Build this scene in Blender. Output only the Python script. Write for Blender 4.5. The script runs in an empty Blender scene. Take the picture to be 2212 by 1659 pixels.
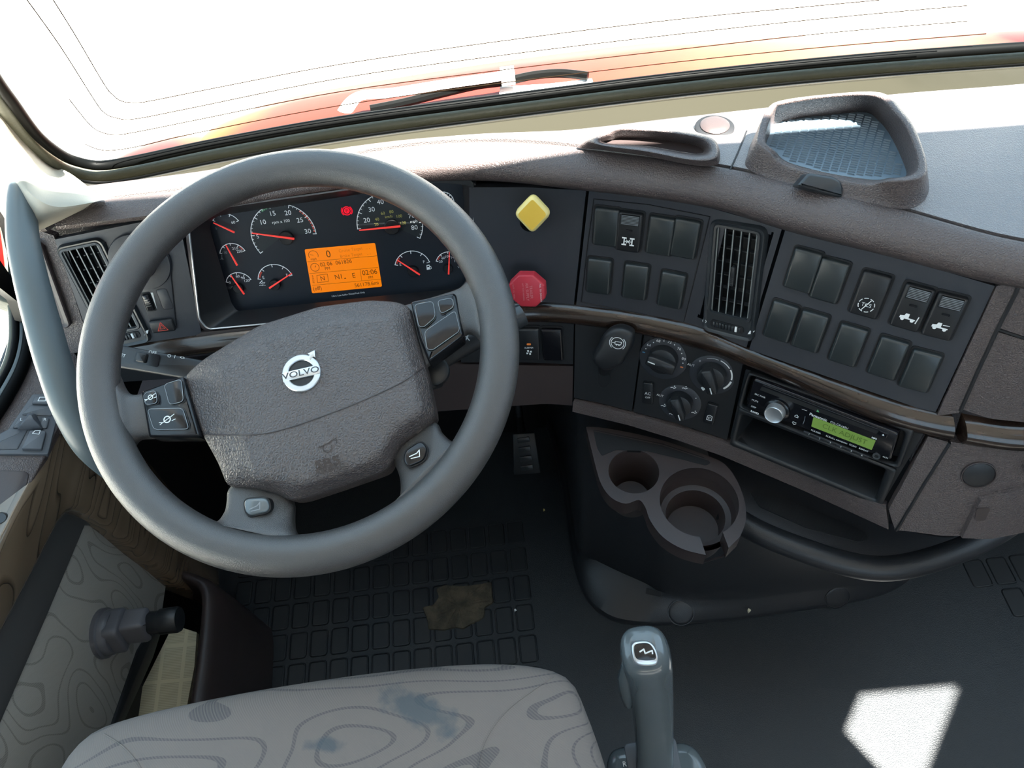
import bpy, math, random
from math import sin, cos, pi, radians, atan2, sqrt
from mathutils import Vector, Matrix
from mathutils.bvhtree import BVHTree
from mathutils.geometry import tessellate_polygon
random.seed(4)
V = Vector
SC = bpy.context.scene
COL = SC.collection

# ------------------------------------------------------------------ camera, sky, sun, exposure
FPX = 1661.0
PITCH, ROLL, EYE = radians(52.9), radians(7.1), V((0, 0, 1.40))
FW = V((0, cos(PITCH), -sin(PITCH))); RT = V((1, 0, 0)); UP = RT.cross(FW)
cam_d = bpy.data.cameras.new('camera'); cam = bpy.data.objects.new('camera', cam_d); COL.objects.link(cam)
cam_d.sensor_fit = 'HORIZONTAL'; cam_d.sensor_width = 36; cam_d.lens = 36 * FPX / 2212; cam_d.clip_start = .02; cam_d.clip_end = 500
cr = RT * cos(ROLL) - UP * sin(ROLL); cu = RT * sin(ROLL) + UP * cos(ROLL)
cam.matrix_world = Matrix(((cr.x, cu.x, -FW.x, EYE.x), (cr.y, cu.y, -FW.y, EYE.y), (cr.z, cu.z, -FW.z, EYE.z), (0, 0, 0, 1)))
SC.camera = cam
SC.view_settings.view_transform = 'Standard'; SC.view_settings.look = 'None'
SC.view_settings.exposure = 0.0; SC.view_settings.gamma = 1.0; SC.view_settings.use_curve_mapping = False
world = bpy.data.worlds.new('sky'); SC.world = world; world.use_nodes = True
bg = world.node_tree.nodes['Background']; bg.inputs[0].default_value = (.56, .79, 1.0, 1); bg.inputs[1].default_value = 2.7
SUN = V((-.25, .39, -1)).normalized()
sl = bpy.data.lights.new('sun', 'SUN'); sl.energy = 75; sl.angle = radians(.55); sl.color = (1, .96, .88)
so = bpy.data.objects.new('sun', sl); COL.objects.link(so); so.location = (2, -2, 8); so.rotation_euler = SUN.to_track_quat('-Z', 'Y').to_euler()

# ------------------------------------------------------------------ pixel -> world helpers
def ray(px, py):
    u = (px - 1106) / FPX; v = -(py - 829.5) / FPX
    return FW + RT * (u * cos(ROLL) + v * sin(ROLL)) + UP * (-u * sin(ROLL) + v * cos(ROLL))
def atz(px, py, z): d = ray(px, py); return EYE + d * ((z - EYE.z) / d.z)
def aty(px, py, y): d = ray(px, py); return EYE + d * (y / d.y)
def atx(px, py, x): d = ray(px, py); return EYE + d * (x / d.x)
def zs(pts, z): return [atz(p[0], p[1], z) for p in pts]
class Fr:                                    # a local frame: origin, right, up, outward normal
    def __init__(s, o, u, n):
        s.o = V(o); s.n = V(n).normalized(); u = V(u); s.u = (u - s.n * u.dot(s.n)).normalized(); s.v = s.n.cross(s.u)
        s.M = Matrix(((s.u.x, s.v.x, s.n.x, s.o.x), (s.u.y, s.v.y, s.n.y, s.o.y), (s.u.z, s.v.z, s.n.z, s.o.z), (0, 0, 0, 1)))
    def hit(s, px, py, h=0):
        d = ray(px, py); t = ((s.o + s.n * h - EYE).dot(s.n)) / d.dot(s.n); return EYE + d * t
    def loc(s, px, py, h=0):
        p = s.hit(px, py, h) - s.o; return (p.dot(s.u), p.dot(s.v))
    def locs(s, pts, h=0): return [s.loc(p[0], p[1], h) for p in pts]
    def scaled(s, k): f = Fr(s.o, s.u, s.n); f.M = s.M @ Matrix.Diagonal((k, k, k, 1)); return f
    def up(s, h): return Fr(s.o + s.n * h, s.u, s.n)
    def sc(s): return (s.hit(1106, 830) - EYE).length / FPX
def catmull(pts, n=6, closed=False):
    out = []; L = len(pts)
    g = (lambda i: pts[i % L]) if closed else (lambda i: pts[max(0, min(L - 1, i))])
    for i in range(L if closed else L - 1):
        p0, p1, p2, p3 = g(i - 1), g(i), g(i + 1), g(i + 2)
        for k in range(n):
            t = k / n
            out.append(tuple(.5 * (2 * b + (c - a) * t + (2 * a - 5 * b + 4 * c - d) * t * t + (3 * b - a - 3 * c + d) * t ** 3) for a, b, c, d in zip(p0, p1, p2, p3)))
    if not closed: out.append(tuple(pts[-1]))
    return out
def resample(pts, n):
    pts = [V(p) for p in pts]; d = [0]
    for a, b in zip(pts, pts[1:]): d.append(d[-1] + (b - a).length)
    out = []; j = 0
    for i in range(n):
        t = d[-1] * i / (n - 1)
        while j < len(d) - 2 and d[j + 1] < t: j += 1
        k = (t - d[j]) / max(1e-9, d[j + 1] - d[j]); out.append(pts[j].lerp(pts[j + 1], k))
    return out
def interp(tab, x):
    if x <= tab[0][0]: return tab[0][1]
    if x >= tab[-1][0]: return tab[-1][1]
    n = len(tab)
    for i in range(n - 1):
        if tab[i][0] <= x <= tab[i + 1][0]:
            x0, y0 = tab[i]; x1, y1 = tab[i + 1]; h = x1 - x0; t = (x - x0) / h
            m = lambda k: (tab[min(n - 1, k + 1)][1] - tab[max(0, k - 1)][1]) / (tab[min(n - 1, k + 1)][0] - tab[max(0, k - 1)][0])
            return y0 * (1 + 2 * t) * (1 - t) ** 2 + m(i) * h * t * (1 - t) ** 2 + y1 * t * t * (3 - 2 * t) + m(i + 1) * h * t * t * (t - 1)
def rpoly(pts, r, seg=5):                    # round the corners of a 2-D polygon
    out = []; n = len(pts)
    for i in range(n):
        p0, p1, p2 = V(pts[i - 1][:2]), V(pts[i][:2]), V(pts[(i + 1) % n][:2]); a = p0 - p1; b = p2 - p1
        rr = r[i] if isinstance(r, (list, tuple)) else r
        q = min(rr, a.length * .48, b.length * .48); A = p1 + a.normalized() * q; B = p1 + b.normalized() * q
        for k in range(seg + 1):
            t = k / seg; out.append(tuple(A * (1 - t) ** 2 + p1 * 2 * t * (1 - t) + B * t * t))
    return out
def area(p): return sum(a[0] * b[1] - b[0] * a[1] for a, b in zip(p, p[1:] + p[:1])) / 2
def inset(pts, d):
    n = len(pts); s = 1 if area(pts) > 0 else -1; out = []
    for i in range(n):
        a, b, c = V(pts[i - 1][:2]), V(pts[i][:2]), V(pts[(i + 1) % n][:2]); e = (b - a); f = (c - b)
        e = e.normalized() if e.length > 1e-9 else V((0, 0)); f = f.normalized() if f.length > 1e-9 else V((0, 0))
        m = V((-(e.y + f.y), e.x + f.x)) * s; L = m.length
        if L > 1e-6: m = m / L; k = max(.5, abs(m.dot(V((-e.y, e.x))))) if e.length > 0 else 1; b = b + m * d / k
        out.append(tuple(b))
    return out
def rect(cx, cy, w, h): return [(cx - w / 2, cy - h / 2), (cx + w / 2, cy - h / 2), (cx + w / 2, cy + h / 2), (cx - w / 2, cy + h / 2)]
def circ(cx, cy, r, n=32, a0=0, ry=None): ry = ry or r; return [(cx + r * cos(a0 + 2 * pi * i / n), cy + ry * sin(a0 + 2 * pi * i / n)) for i in range(n)]

# ------------------------------------------------------------------ materials
def mat(name, col, rough=.5, metal=0., bump=None, emit=None, coat=0., spec=.5, extra=None):
    m = bpy.data.materials.new(name); m.use_nodes = True; nt = m.node_tree; N = nt.nodes; L = nt.links
    b = N['Principled BSDF']; b.inputs['Base Color'].default_value = (*col, 1); b.inputs['Roughness'].default_value = rough
    b.inputs['Metallic'].default_value = metal; b.inputs['Coat Weight'].default_value = coat; b.inputs['Coat Roughness'].default_value = .08
    b.inputs['Specular IOR Level'].default_value = spec
    if emit: b.inputs['Emission Color'].default_value = (*emit[0], 1); b.inputs['Emission Strength'].default_value = emit[1]
    tc = N.new('ShaderNodeTexCoord')
    if bump:
        kind, scale, strength = bump[:3]
        if kind == 'leather':
            t = N.new('ShaderNodeTexVoronoi'); t.feature = 'DISTANCE_TO_EDGE'; t.inputs['Scale'].default_value = scale
            w = N.new('ShaderNodeTexNoise'); w.inputs['Scale'].default_value = scale * .8; w.inputs['Detail'].default_value = 2
            mx = N.new('ShaderNodeVectorMath'); mx.operation = 'MULTIPLY_ADD'; mx.inputs[1].default_value = (.55 / scale,) * 3
            L.new(tc.outputs['Object'], w.inputs['Vector']); L.new(w.outputs['Color'], mx.inputs[0]); L.new(tc.outputs['Object'], mx.inputs[2]); L.new(mx.outputs[0], t.inputs['Vector'])
            rmp = N.new('ShaderNodeMapRange'); rmp.inputs[2].default_value = .25; L.new(t.outputs['Distance'], rmp.inputs[0]); src = rmp.outputs[0]
        elif kind == 'noise':
            t = N.new('ShaderNodeTexNoise'); t.inputs['Scale'].default_value = scale; t.inputs['Detail'].default_value = 4; L.new(tc.outputs['Object'], t.inputs['Vector']); src = t.outputs['Fac']
        elif kind == 'weave':
            t = N.new('ShaderNodeTexWave'); t.bands_direction = 'DIAGONAL'; t.inputs['Scale'].default_value = scale; t.inputs['Distortion'].default_value = .3; L.new(tc.outputs['Object'], t.inputs['Vector']); src = t.outputs['Fac']
        bp = N.new('ShaderNodeBump'); bp.inputs['Strength'].default_value = strength; bp.inputs['Distance'].default_value = bump[3] if len(bump) > 3 else .0006
        L.new(src, bp.inputs['Height']); L.new(bp.outputs[0], b.inputs['Normal'])
    if extra: extra(nt, b, tc)
    return m
def mottled(c0, c1, scale, stretch=(1, 1, 1), detail=5, lo=.35, hi=.65):
    def f(nt, b, tc):
        N = nt.nodes; L = nt.links; mp = N.new('ShaderNodeMapping'); mp.inputs['Scale'].default_value = stretch
        t = N.new('ShaderNodeTexNoise'); t.inputs['Scale'].default_value = scale; t.inputs['Detail'].default_value = detail
        r = N.new('ShaderNodeValToRGB'); r.color_ramp.elements[0].position = lo; r.color_ramp.elements[1].position = hi
        r.color_ramp.elements[0].color = (*c0, 1); r.color_ramp.elements[1].color = (*c1, 1)
        L.new(tc.outputs['Object'], mp.inputs[0]); L.new(mp.outputs[0], t.inputs['Vector']); L.new(t.outputs['Fac'], r.inputs[0]); L.new(r.outputs[0], b.inputs['Base Color'])
    return f
def contour(base, line, scale, dens, stain=None):
    def f(nt, b, tc):
        N = nt.nodes; L = nt.links
        def math_(op, a, c=None):
            n = N.new('ShaderNodeMath'); n.operation = op
            for i, q in enumerate((a, c)):
                if q is None: continue
                if isinstance(q, (int, float)): n.inputs[i].default_value = q
                else: L.new(q, n.inputs[i])
            return n.outputs[0]
        t = N.new('ShaderNodeTexNoise'); t.inputs['Scale'].default_value = scale; t.inputs['Detail'].default_value = .6; mp0 = N.new('ShaderNodeMapping'); mp0.inputs['Rotation'].default_value = (.3, .2, radians(-38)); mp0.inputs['Scale'].default_value = (.45, 1.25, .8); L.new(tc.outputs['Object'], mp0.inputs[0]); L.new(mp0.outputs[0], t.inputs['Vector'])
        fr = math_('FRACT', math_('MULTIPLY', t.outputs['Fac'], dens)); on = math_('LESS_THAN', fr, .15)
        t2 = N.new('ShaderNodeTexWave'); t2.bands_direction = 'DIAGONAL'; t2.inputs['Scale'].default_value = 190; L.new(tc.outputs['Object'], t2.inputs['Vector'])
        k = math_('MULTIPLY', on, math_('ADD', math_('MULTIPLY', t2.outputs['Fac'], .5), .35))
        mx = N.new('ShaderNodeMix'); mx.data_type = 'RGBA'; mx.inputs[6].default_value = (*base, 1); mx.inputs[7].default_value = (*line, 1); L.new(k, mx.inputs[0]); out = mx.outputs[2]
        for (P, ang, sx, sy) in (stain or []):
            mp = N.new('ShaderNodeMapping'); mp.vector_type = 'TEXTURE'; mp.inputs['Location'].default_value = P; mp.inputs['Rotation'].default_value = (0, 0, ang); mp.inputs['Scale'].default_value = (sx, sy, 1)
            nn = N.new('ShaderNodeTexNoise'); nn.inputs['Scale'].default_value = 60; nn.inputs['Detail'].default_value = 6; L.new(tc.outputs['Object'], nn.inputs['Vector'])
            L.new(tc.outputs['Object'], mp.inputs[0]); ln = N.new('ShaderNodeVectorMath'); ln.operation = 'LENGTH'
            ml = N.new('ShaderNodeVectorMath'); ml.operation = 'MULTIPLY'; ml.inputs[1].default_value = (1, 1, 0); L.new(mp.outputs[0], ml.inputs[0]); L.new(ml.outputs[0], ln.inputs[0])
            d = math_('ADD', ln.outputs['Value'], math_('MULTIPLY', math_('SUBTRACT', nn.outputs['Fac'], .5), 2.6))
            mr = N.new('ShaderNodeMapRange'); mr.inputs[1].default_value = 1.25; mr.inputs[2].default_value = .55; mr.inputs[4].default_value = .75; L.new(d, mr.inputs[0])
            m2 = N.new('ShaderNodeMix'); m2.data_type = 'RGBA'; L.new(mr.outputs[0], m2.inputs[0]); L.new(out, m2.inputs[6]); m2.inputs[7].default_value = (.07, .09, .105, 1); out = m2.outputs[2]
        L.new(out, b.inputs['Base Color'])
    return f
brown = mat('brown_grained_plastic', (.078, .060, .057), .40, spec=.6, bump=('leather', 370, .6))
brown_top = mat('brown_dash_skin', (.125, .110, .110), .38, spec=1., bump=('leather', 420, .6, .0005))
brown_dark = mat('brown_smooth_plastic', (.042, .031, .030), .38, bump=('noise', 900, .15))
black = mat('black_plastic', (.012, .013, .015), .42, bump=('noise', 1500, .12))
panelm = mat('slate_panel_plastic', (.027, .030, .037), .45, bump=('noise', 1600, .12))
blankm = mat('blank_switch_plastic', (.020, .026, .028), .33, spec=.7, bump=('noise', 1800, .15))
gloss = mat('gloss_black', (.008, .008, .010), .18)
void = mat('deep_black', (.004, .004, .005), .6)
frame_m = mat('vent_frame_plastic', (.020, .024, .028), .3)
slat_b = mat('vent_slat_side', (.006, .007, .008), .5)
slat_l = mat('vent_slat_edge', (.16, .17, .17), .35)
slat_m = mat('vent_slat_plastic', (.045, .048, .052), .35)
rimm = mat('wheel_leather', (.048, .045, .044), .34, spec=.75, bump=('leather', 850, .35, .0004))
bagm = mat('airbag_cover_skin', (.072, .058, .055), .36, spec=.65, bump=('leather', 330, .75, .0006))
silver = mat('satin_silver', (.62, .64, .66), .3, metal=.8)
greyhandle = mat('grey_handle_plastic', (.085, .105, .112), .40, bump=('noise', 900, .1))
shiftm = mat('shifter_grey', (.10, .12, .13), .2, coat=.5)
wood = mat('dark_wood_veneer', (.05, .03, .02), .2, coat=.5, extra=mottled((.010, .0065, .005), (.040, .024, .017), 16, (.5, 4, 14), 4, .35, .7))
def grain(nt, b, tc):
    N = nt.nodes; L = nt.links; mp = N.new('ShaderNodeMapping'); mp.inputs['Scale'].default_value = (2, .22, 2.4); mp.inputs['Rotation'].default_value = (radians(-10), 0, 0)
    t = N.new('ShaderNodeTexNoise'); t.inputs['Scale'].default_value = 8; t.inputs['Detail'].default_value = .6; L.new(tc.outputs['Object'], mp.inputs[0]); L.new(mp.outputs[0], t.inputs['Vector'])
    m1 = N.new('ShaderNodeMath'); m1.operation = 'MULTIPLY'; m1.inputs[1].default_value = 13; L.new(t.outputs['Fac'], m1.inputs[0]); m2 = N.new('ShaderNodeMath'); m2.operation = 'FRACT'; L.new(m1.outputs[0], m2.inputs[0])
    r = N.new('ShaderNodeValToRGB'); e = r.color_ramp.elements; e[0].color = (.045, .030, .019, 1); e[1].position = .16; e[1].color = (.155, .112, .075, 1); q = e.new(1.); q.color = (.115, .082, .054, 1); L.new(m2.outputs[0], r.inputs[0]); L.new(r.outputs[0], b.inputs['Base Color'])
woodd = mat('door_wood_veneer', (.09, .06, .04), .2, coat=.5, extra=grain)
white_i = mat('white_print', (.72, .74, .74), .5)
white_l = mat('lit_white_print', (.72, .76, .78), .5, emit=((.8, .9, 1), .12))
greyprint = mat('grey_print', (.22, .24, .26), .5)
yellow_p = mat('yellow_print', (.42, .40, .12), .5, emit=((.6, .55, .1), .08))
green_p = mat('green_print', (.10, .36, .16), .5)
redp = mat('red_print', (.6, .05, .03), .5)
needle_m = mat('needle_red', (.85, .05, .04), .4, emit=((1, .06, .05), .45))
led_red = mat('warning_light', (.5, .0, .02), .4, emit=((1, .0, .02), .8))
amber = mat('amber_indicator', (.5, .14, .03), .4, emit=((1, .3, .05), .15))
lcd_o = mat('orange_screen', (.25, .07, .0), .4, emit=((1, .235, .0), .78))
lcd_t = mat('orange_screen_ink', (.06, .03, .0), .5, emit=((1, .2, .0), .03))
lcd_f = mat('orange_screen_faint_ink', (.2, .08, .0), .5, emit=((1, .2, .0), .38))
lcd_g = mat('green_screen', (.10, .16, .04), .4, emit=((.22, .42, .06), .26))
lcd_gt = mat('green_screen_ink', (.03, .05, .01), .5, emit=((.1, .2, .03), .35))
dialm = mat('instrument_face', (.014, .019, .028), .45, spec=.35)
dial2 = mat('instrument_dial', (.026, .034, .040), .5, spec=.3)
hubm = mat('needle_hub', (.006, .007, .009), .5)
knoby = mat('yellow_valve_plastic', (.78, .50, .07), .38)
knobyr = mat('yellow_valve_edge', (.80, .66, .25), .4)
knobr = mat('red_valve_plastic', (.52, .035, .055), .4)
knobrt = mat('faded_engraving', (.62, .22, .24), .5)
seatm = mat('seat_fabric', (.2, .18, .16), .85, bump=('weave', 260, .35, .0004), spec=.2, extra=contour((.18, .158, .145), (.088, .084, .086), 9.5, 15,
            stain=[((.071, .208, 0), radians(-34), .044, .012), ((-.015, .184, 0), radians(-8), .018, .006)]))
doorfab = mat('door_fabric', (.2, .18, .16), .85, bump=('weave', 260, .35, .0004), spec=.2, extra=contour((.31, .29, .26), (.17, .158, .142), 9, 13))
crank_m = mat('crank_handle_plastic', (.085, .085, .095), .42, bump=('noise', 900, .1))
strip_m = mat('charcoal_door_trim', (.055, .053, .052), .6)
rubber = mat('rubber_floor', (.014, .017, .020), .45, bump=('leather', 330, .35, .0005))
rubber2 = mat('rubber_floor_pads', (.011, .013, .015), .5)
cons_m = mat('charcoal_console', (.017, .018, .021), .42, bump=('noise', 700, .3))
cream = mat('pillar_trim', (.34, .31, .25), .55, bump=('noise', 900, .2))
olive = mat('windscreen_frame', (.020, .0185, .0130), .6, spec=.04, bump=('noise', 60, .1, .0004))
gasket = mat('rubber_gasket', (.0016, .0018, .0018), .5, spec=.06)
gasket2 = mat('grey_rubber_lip', (.085, .085, .060), .4, spec=.35, bump=('noise', 220, .5, .001))
redpaint = mat('red_truck_paint', (.55, .012, .010), .25, coat=.6)
def glare_ramp(nt, b, tc):  # sun glare painted into the hood red as a colour ramp along x
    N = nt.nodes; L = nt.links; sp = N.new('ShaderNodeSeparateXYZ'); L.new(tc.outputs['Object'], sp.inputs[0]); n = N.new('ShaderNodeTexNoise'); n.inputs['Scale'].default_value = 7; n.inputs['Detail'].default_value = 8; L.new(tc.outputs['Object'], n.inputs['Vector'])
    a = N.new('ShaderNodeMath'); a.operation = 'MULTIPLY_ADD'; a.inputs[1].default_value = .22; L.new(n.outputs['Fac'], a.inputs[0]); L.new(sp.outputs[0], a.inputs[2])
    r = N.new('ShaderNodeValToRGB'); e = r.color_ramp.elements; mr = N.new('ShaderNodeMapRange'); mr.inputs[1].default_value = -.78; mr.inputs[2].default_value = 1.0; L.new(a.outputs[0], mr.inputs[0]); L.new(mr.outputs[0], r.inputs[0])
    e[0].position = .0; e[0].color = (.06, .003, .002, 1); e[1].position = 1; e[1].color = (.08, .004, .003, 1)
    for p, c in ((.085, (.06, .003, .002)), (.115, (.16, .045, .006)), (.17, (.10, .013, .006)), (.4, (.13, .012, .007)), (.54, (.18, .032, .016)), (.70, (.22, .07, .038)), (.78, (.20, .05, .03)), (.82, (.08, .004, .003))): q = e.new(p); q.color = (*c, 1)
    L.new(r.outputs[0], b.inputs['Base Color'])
hoodm = mat('sunlit_hood_paint', (.34, .016, .006), .5, spec=.25, extra=glare_ramp)
concrete = mat('pale_concrete', (.55, .53, .49), .9, extra=mottled((.48, .46, .42), (.60, .58, .54), 3))
headl = mat('cab_lining', (.30, .29, .28), .9)
paper = mat('aged_paper', (.62, .56, .40), .8)
mud = mat('dried_mud', (.075, .060, .040), .9, bump=('noise', 120, 1., .004), extra=mottled((.045, .038, .026), (.10, .08, .052), 45))
linem = mat('glass_line', (.010, .006, .0035), .8, spec=.02)
meshf = mat('tray_liner', (.10, .14, .175), .35)
glass = bpy.data.materials.new('window_glass'); glass.use_nodes = True
_n = glass.node_tree; _n.nodes.clear(); _o = _n.nodes.new('ShaderNodeOutputMaterial'); _m = _n.nodes.new('ShaderNodeMixShader'); _t = _n.nodes.new('ShaderNodeBsdfTransparent'); _g = _n.nodes.new('ShaderNodeBsdfGlossy')
_g.inputs['Roughness'].default_value = .02; _m.inputs[0].default_value = .05; _t.inputs[0].default_value = (.97, .99, .98, 1)
_n.links.new(_t.outputs[0], _m.inputs[1]); _n.links.new(_g.outputs[0], _m.inputs[2]); _n.links.new(_m.outputs[0], _o.inputs[0])

# ------------------------------------------------------------------ mesh builder
class MB:
    def __init__(s): s.v = []; s.f = []; s.mi = []; s.mats = []
    def add(s, vs, fs, m):
        if m not in s.mats: s.mats.append(m)
        k = s.mats.index(m); b = len(s.v); s.v += [V(q) for q in vs]
        for f in fs: s.f.append([b + i for i in f]); s.mi.append(k)
        return s
    def rings(s, rows, m, closed=True, cap0=False, cap1=False):
        n = len(rows[0]); vs = [q for r in rows for q in r]; fs = []
        for j in range(len(rows) - 1):
            for i in range(n if closed else n - 1):
                a = j * n + i; b = j * n + (i + 1) % n; fs.append([a, b, b + n, a + n])
        if cap0: fs.append(list(range(n))[::-1])
        if cap1: fs.append([(len(rows) - 1) * n + i for i in range(n)])
        return s.add(vs, fs, m)
    def prism(s, pts, h0, h1, F, m, b=0., taper=0., m2=None):
        pts = [tuple(p[:2]) for p in pts]
        if area(pts) < 0: pts = pts[::-1]
        M = F.M if isinstance(F, Fr) else F
        st = [(inset(pts, -taper) if taper else pts, h0), (pts, h1 - b)]
        if b: st += [(inset(pts, b * .3), h1 - b * .35), (inset(pts, b), h1)]
        rows = [[M @ V((p[0], p[1], h)) for p in q] for q, h in st]
        s.rings(rows, m, True, True, m2 is None)
        if m2: s.add(rows[-1], [list(range(len(pts)))], m2)
        return s
    def plate(s, outer, holes, h0, h1, F, m):
        M = F.M if isinstance(F, Fr) else F
        o = [tuple(p[:2]) for p in outer]; o = o if area(o) > 0 else o[::-1]
        hs = [[tuple(p[:2]) for p in h] for h in holes]; hs = [h if area(h) < 0 else h[::-1] for h in hs]
        loops = [o] + hs; flat = [p for l in loops for p in l]
        tri = tessellate_polygon([[V((p[0], p[1], 0)) for p in l] for l in loops])
        top = [M @ V((p[0], p[1], h1)) for p in flat]; bot = [M @ V((p[0], p[1], h0)) for p in flat]; n = len(flat)
        fs = []
        for t in tri:
            a, b, c = (V(flat[i]) for i in t); cr_ = (b - a).cross(c - a); t = list(t) if cr_ > 0 else list(t)[::-1]
            fs.append(t); fs.append([i + n for i in t[::-1]])
        k = 0
        for l in loops:
            for i in range(len(l)):
                a = k + i; b = k + (i + 1) % len(l); fs.append([a, a + n, b + n, b])
            k += len(l)
        return s.add(top + bot, fs, m)
    def tube(s, pts, r, m, closed=False, seg=10, caps=True, flat=1., upv=None):
        pts = [V(p) for p in pts]; n = len(pts); rows = []; nv = None
        for i in range(n):
            t = (pts[(i + 1) % n] - pts[i - 1]) if closed else (pts[min(n - 1, i + 1)] - pts[max(0, i - 1)])
            t = t.normalized() if t.length > 1e-12 else V((0, 0, 1))
            if nv is None:
                ref = upv or (V((0, 0, 1)) if abs(t.z) < .9 else V((1, 0, 0))); nv = (V(ref) - t * V(ref).dot(t)).normalized()
            else: nv = (nv - t * nv.dot(t)).normalized()
            if upv: nv = (V(upv) - t * V(upv).dot(t)).normalized()
            bv = t.cross(nv); rr = r[i] if isinstance(r, (list, tuple)) else r
            rows.append([pts[i] + (bv * cos(2 * pi * k / seg) + nv * sin(2 * pi * k / seg) * flat) * rr for k in range(seg)])
        if closed: rows.append(rows[0])
        return s.rings(rows, m, True, caps and not closed, caps and not closed)
    def rev(s, prof, F, m, cx=0, cy=0, seg=40, cap=True):
        M = F.M if isinstance(F, Fr) else F
        rows = [[M @ V((cx + r * cos(2 * pi * k / seg), cy + r * sin(2 * pi * k / seg), h)) for k in range(seg)] for r, h in prof]
        return s.rings(rows, m, True, False, cap)
    def arc(s, F, cx, cy, r0, r1, a0, a1, m, h=.0004, n=48):
        vs = []; fs = []
        for i in range(n + 1):
            a = a0 + (a1 - a0) * i / n
            for r in (r0, r1): vs.append(F.M @ V((cx + r * cos(a), cy + r * sin(a), h)))
        for i in range(n): fs.append([2 * i, 2 * i + 1, 2 * i + 3, 2 * i + 2] if a1 > a0 else [2 * i, 2 * i + 2, 2 * i + 3, 2 * i + 1])
        return s.add(vs, fs, m)
    def line(s, F, pts, w, m, h=.0004, closed=False):
        pts = list(pts) + ([pts[0]] if closed else [])
        for a, b in zip(pts, pts[1:]):
            a = V(a[:2]); b = V(b[:2]); d = b - a
            if d.length < 1e-7: continue
            d.normalize(); q = V((-d.y, d.x)) * w / 2; a2 = a - d * w * .3; b2 = b + d * w * .3
            s.add([F.M @ V((*p, h)) for p in (a2 - q, b2 - q, b2 + q, a2 + q)], [[0, 1, 2, 3]], m)
        return s
    def text(s, txt, F, cx, cy, size, m, rot=0, h=.0005, al='CENTER', sx=1., bold=0., shear=0.):
        c = bpy.data.curves.new('t', 'FONT'); c.body = txt; c.size = size / .7; c.align_x = al; c.align_y = 'CENTER'; c.offset = bold; c.resolution_u = 3; c.shear = shear
        o = bpy.data.objects.new('t', c); me = bpy.data.meshes.new_from_object(o)
        R = Matrix.Translation((cx, cy, h)) @ Matrix.Rotation(rot, 4, 'Z') @ Matrix.Diagonal((sx, 1, 1, 1))
        s.add([F.M @ R @ q.co for q in me.vertices], [list(p.vertices) for p in me.polygons], m)
        bpy.data.objects.remove(o); bpy.data.curves.remove(c); bpy.data.meshes.remove(me); return s
    def box(s, a, b, m):
        x0, y0, z0 = a; x1, y1, z1 = b
        vs = [(x0, y0, z0), (x1, y0, z0), (x1, y1, z0), (x0, y1, z0), (x0, y0, z1), (x1, y0, z1), (x1, y1, z1), (x0, y1, z1)]
        return s.add(vs, [[3, 2, 1, 0], [4, 5, 6, 7], [0, 1, 5, 4], [1, 2, 6, 5], [2, 3, 7, 6], [3, 0, 4, 7]], m)
    def bvh(s): return BVHTree.FromPolygons([tuple(v) for v in s.v], s.f)
    def build(s, name, parent=None, smooth=40, inv=None, origin=None):
        vs = s.v; Mi = None
        root = parent
        while root is not None and root.parent is not None: root = root.parent
        if root is not None: Mi = root.matrix_basis.inverted(); vs = [Mi @ v for v in vs]; loc = V((0, 0, 0))
        else:
            xs = [min(v[i] for v in vs) for i in range(3)]; xe = [max(v[i] for v in vs) for i in range(3)]
            loc = V(origin) if origin else V(((xs[0] + xe[0]) / 2, (xs[1] + xe[1]) / 2, xs[2])); vs = [v - loc for v in vs]
        me = bpy.data.meshes.new(name); me.from_pydata([tuple(v) for v in vs], [], s.f)
        for m in s.mats: me.materials.append(m)
        me.polygons.foreach_set('material_index', s.mi); me.polygons.foreach_set('use_smooth', [True] * len(s.f)); me.update()
        try: me.set_sharp_from_angle(angle=radians(smooth))
        except Exception: pass
        o = bpy.data.objects.new(name, me); COL.objects.link(o); o.location = loc
        if parent is not None: o.parent = parent
        return o
def subs(o, n=2):
    md = o.modifiers.new('smooth', 'SUBSURF'); md.levels = n; md.render_levels = n; return o
def thing(name, label, cat, F=None, group=None, kind=None):
    o = bpy.data.objects.new(name, None); COL.objects.link(o); o.empty_display_size = .02
    if F is not None: o.matrix_basis = F.M if isinstance(F, Fr) else (F if isinstance(F, Matrix) else Matrix.Translation(F))
    return tag(o, label, cat, group, kind)
def tag(o, label=None, cat=None, group=None, kind=None):
    if label: o['label'] = label
    if cat: o['category'] = cat
    if group: o['group'] = group
    if kind: o['kind'] = kind
    return o
def copy_thing(root, F, label):
    def cp(o, par):
        c = o.copy(); COL.objects.link(c)
        if par is not None: c.parent = par
        for ch in list(o.children): cp(ch, c)
        return c
    c = cp(root, None); c.matrix_basis = F.M if isinstance(F, Fr) else F; c['label'] = label; return c
class Guide:                                  # a real surface that parts are seated on
    def __init__(s, mb): s.t = mb.bvh()
    def hit(s, px, py):
        d = ray(px, py); r = s.t.ray_cast(EYE, d)
        if r[0] is None: print('MISS', px, py); r = s.t.find_nearest(EYE + d.normalized() * .95)
        n = r[1]; return r[0], (n if n.dot(d) < 0 else -n)
    def P(s, px, py, h=0): p, n = s.hit(px, py); return p + n * h
    def fr(s, px, py, rx, ry, h=0):
        p, n = s.hit(px, py); q, _ = s.hit(rx, ry); return Fr(p + n * h, q - p, n)
    def quad(s, tl, tr, br, bl, h=0):
        a, b, c, d = (s.hit(*q)[0] for q in (tl, tr, br, bl)); u = (b - a) + (c - d); v = (a - d) + (b - c); n = u.cross(v)
        F = Fr((a + b + c + d) / 4 + n.normalized() * h, u, n); F.w = u.length / 2; F.h = v.length / 2; return F
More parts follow.
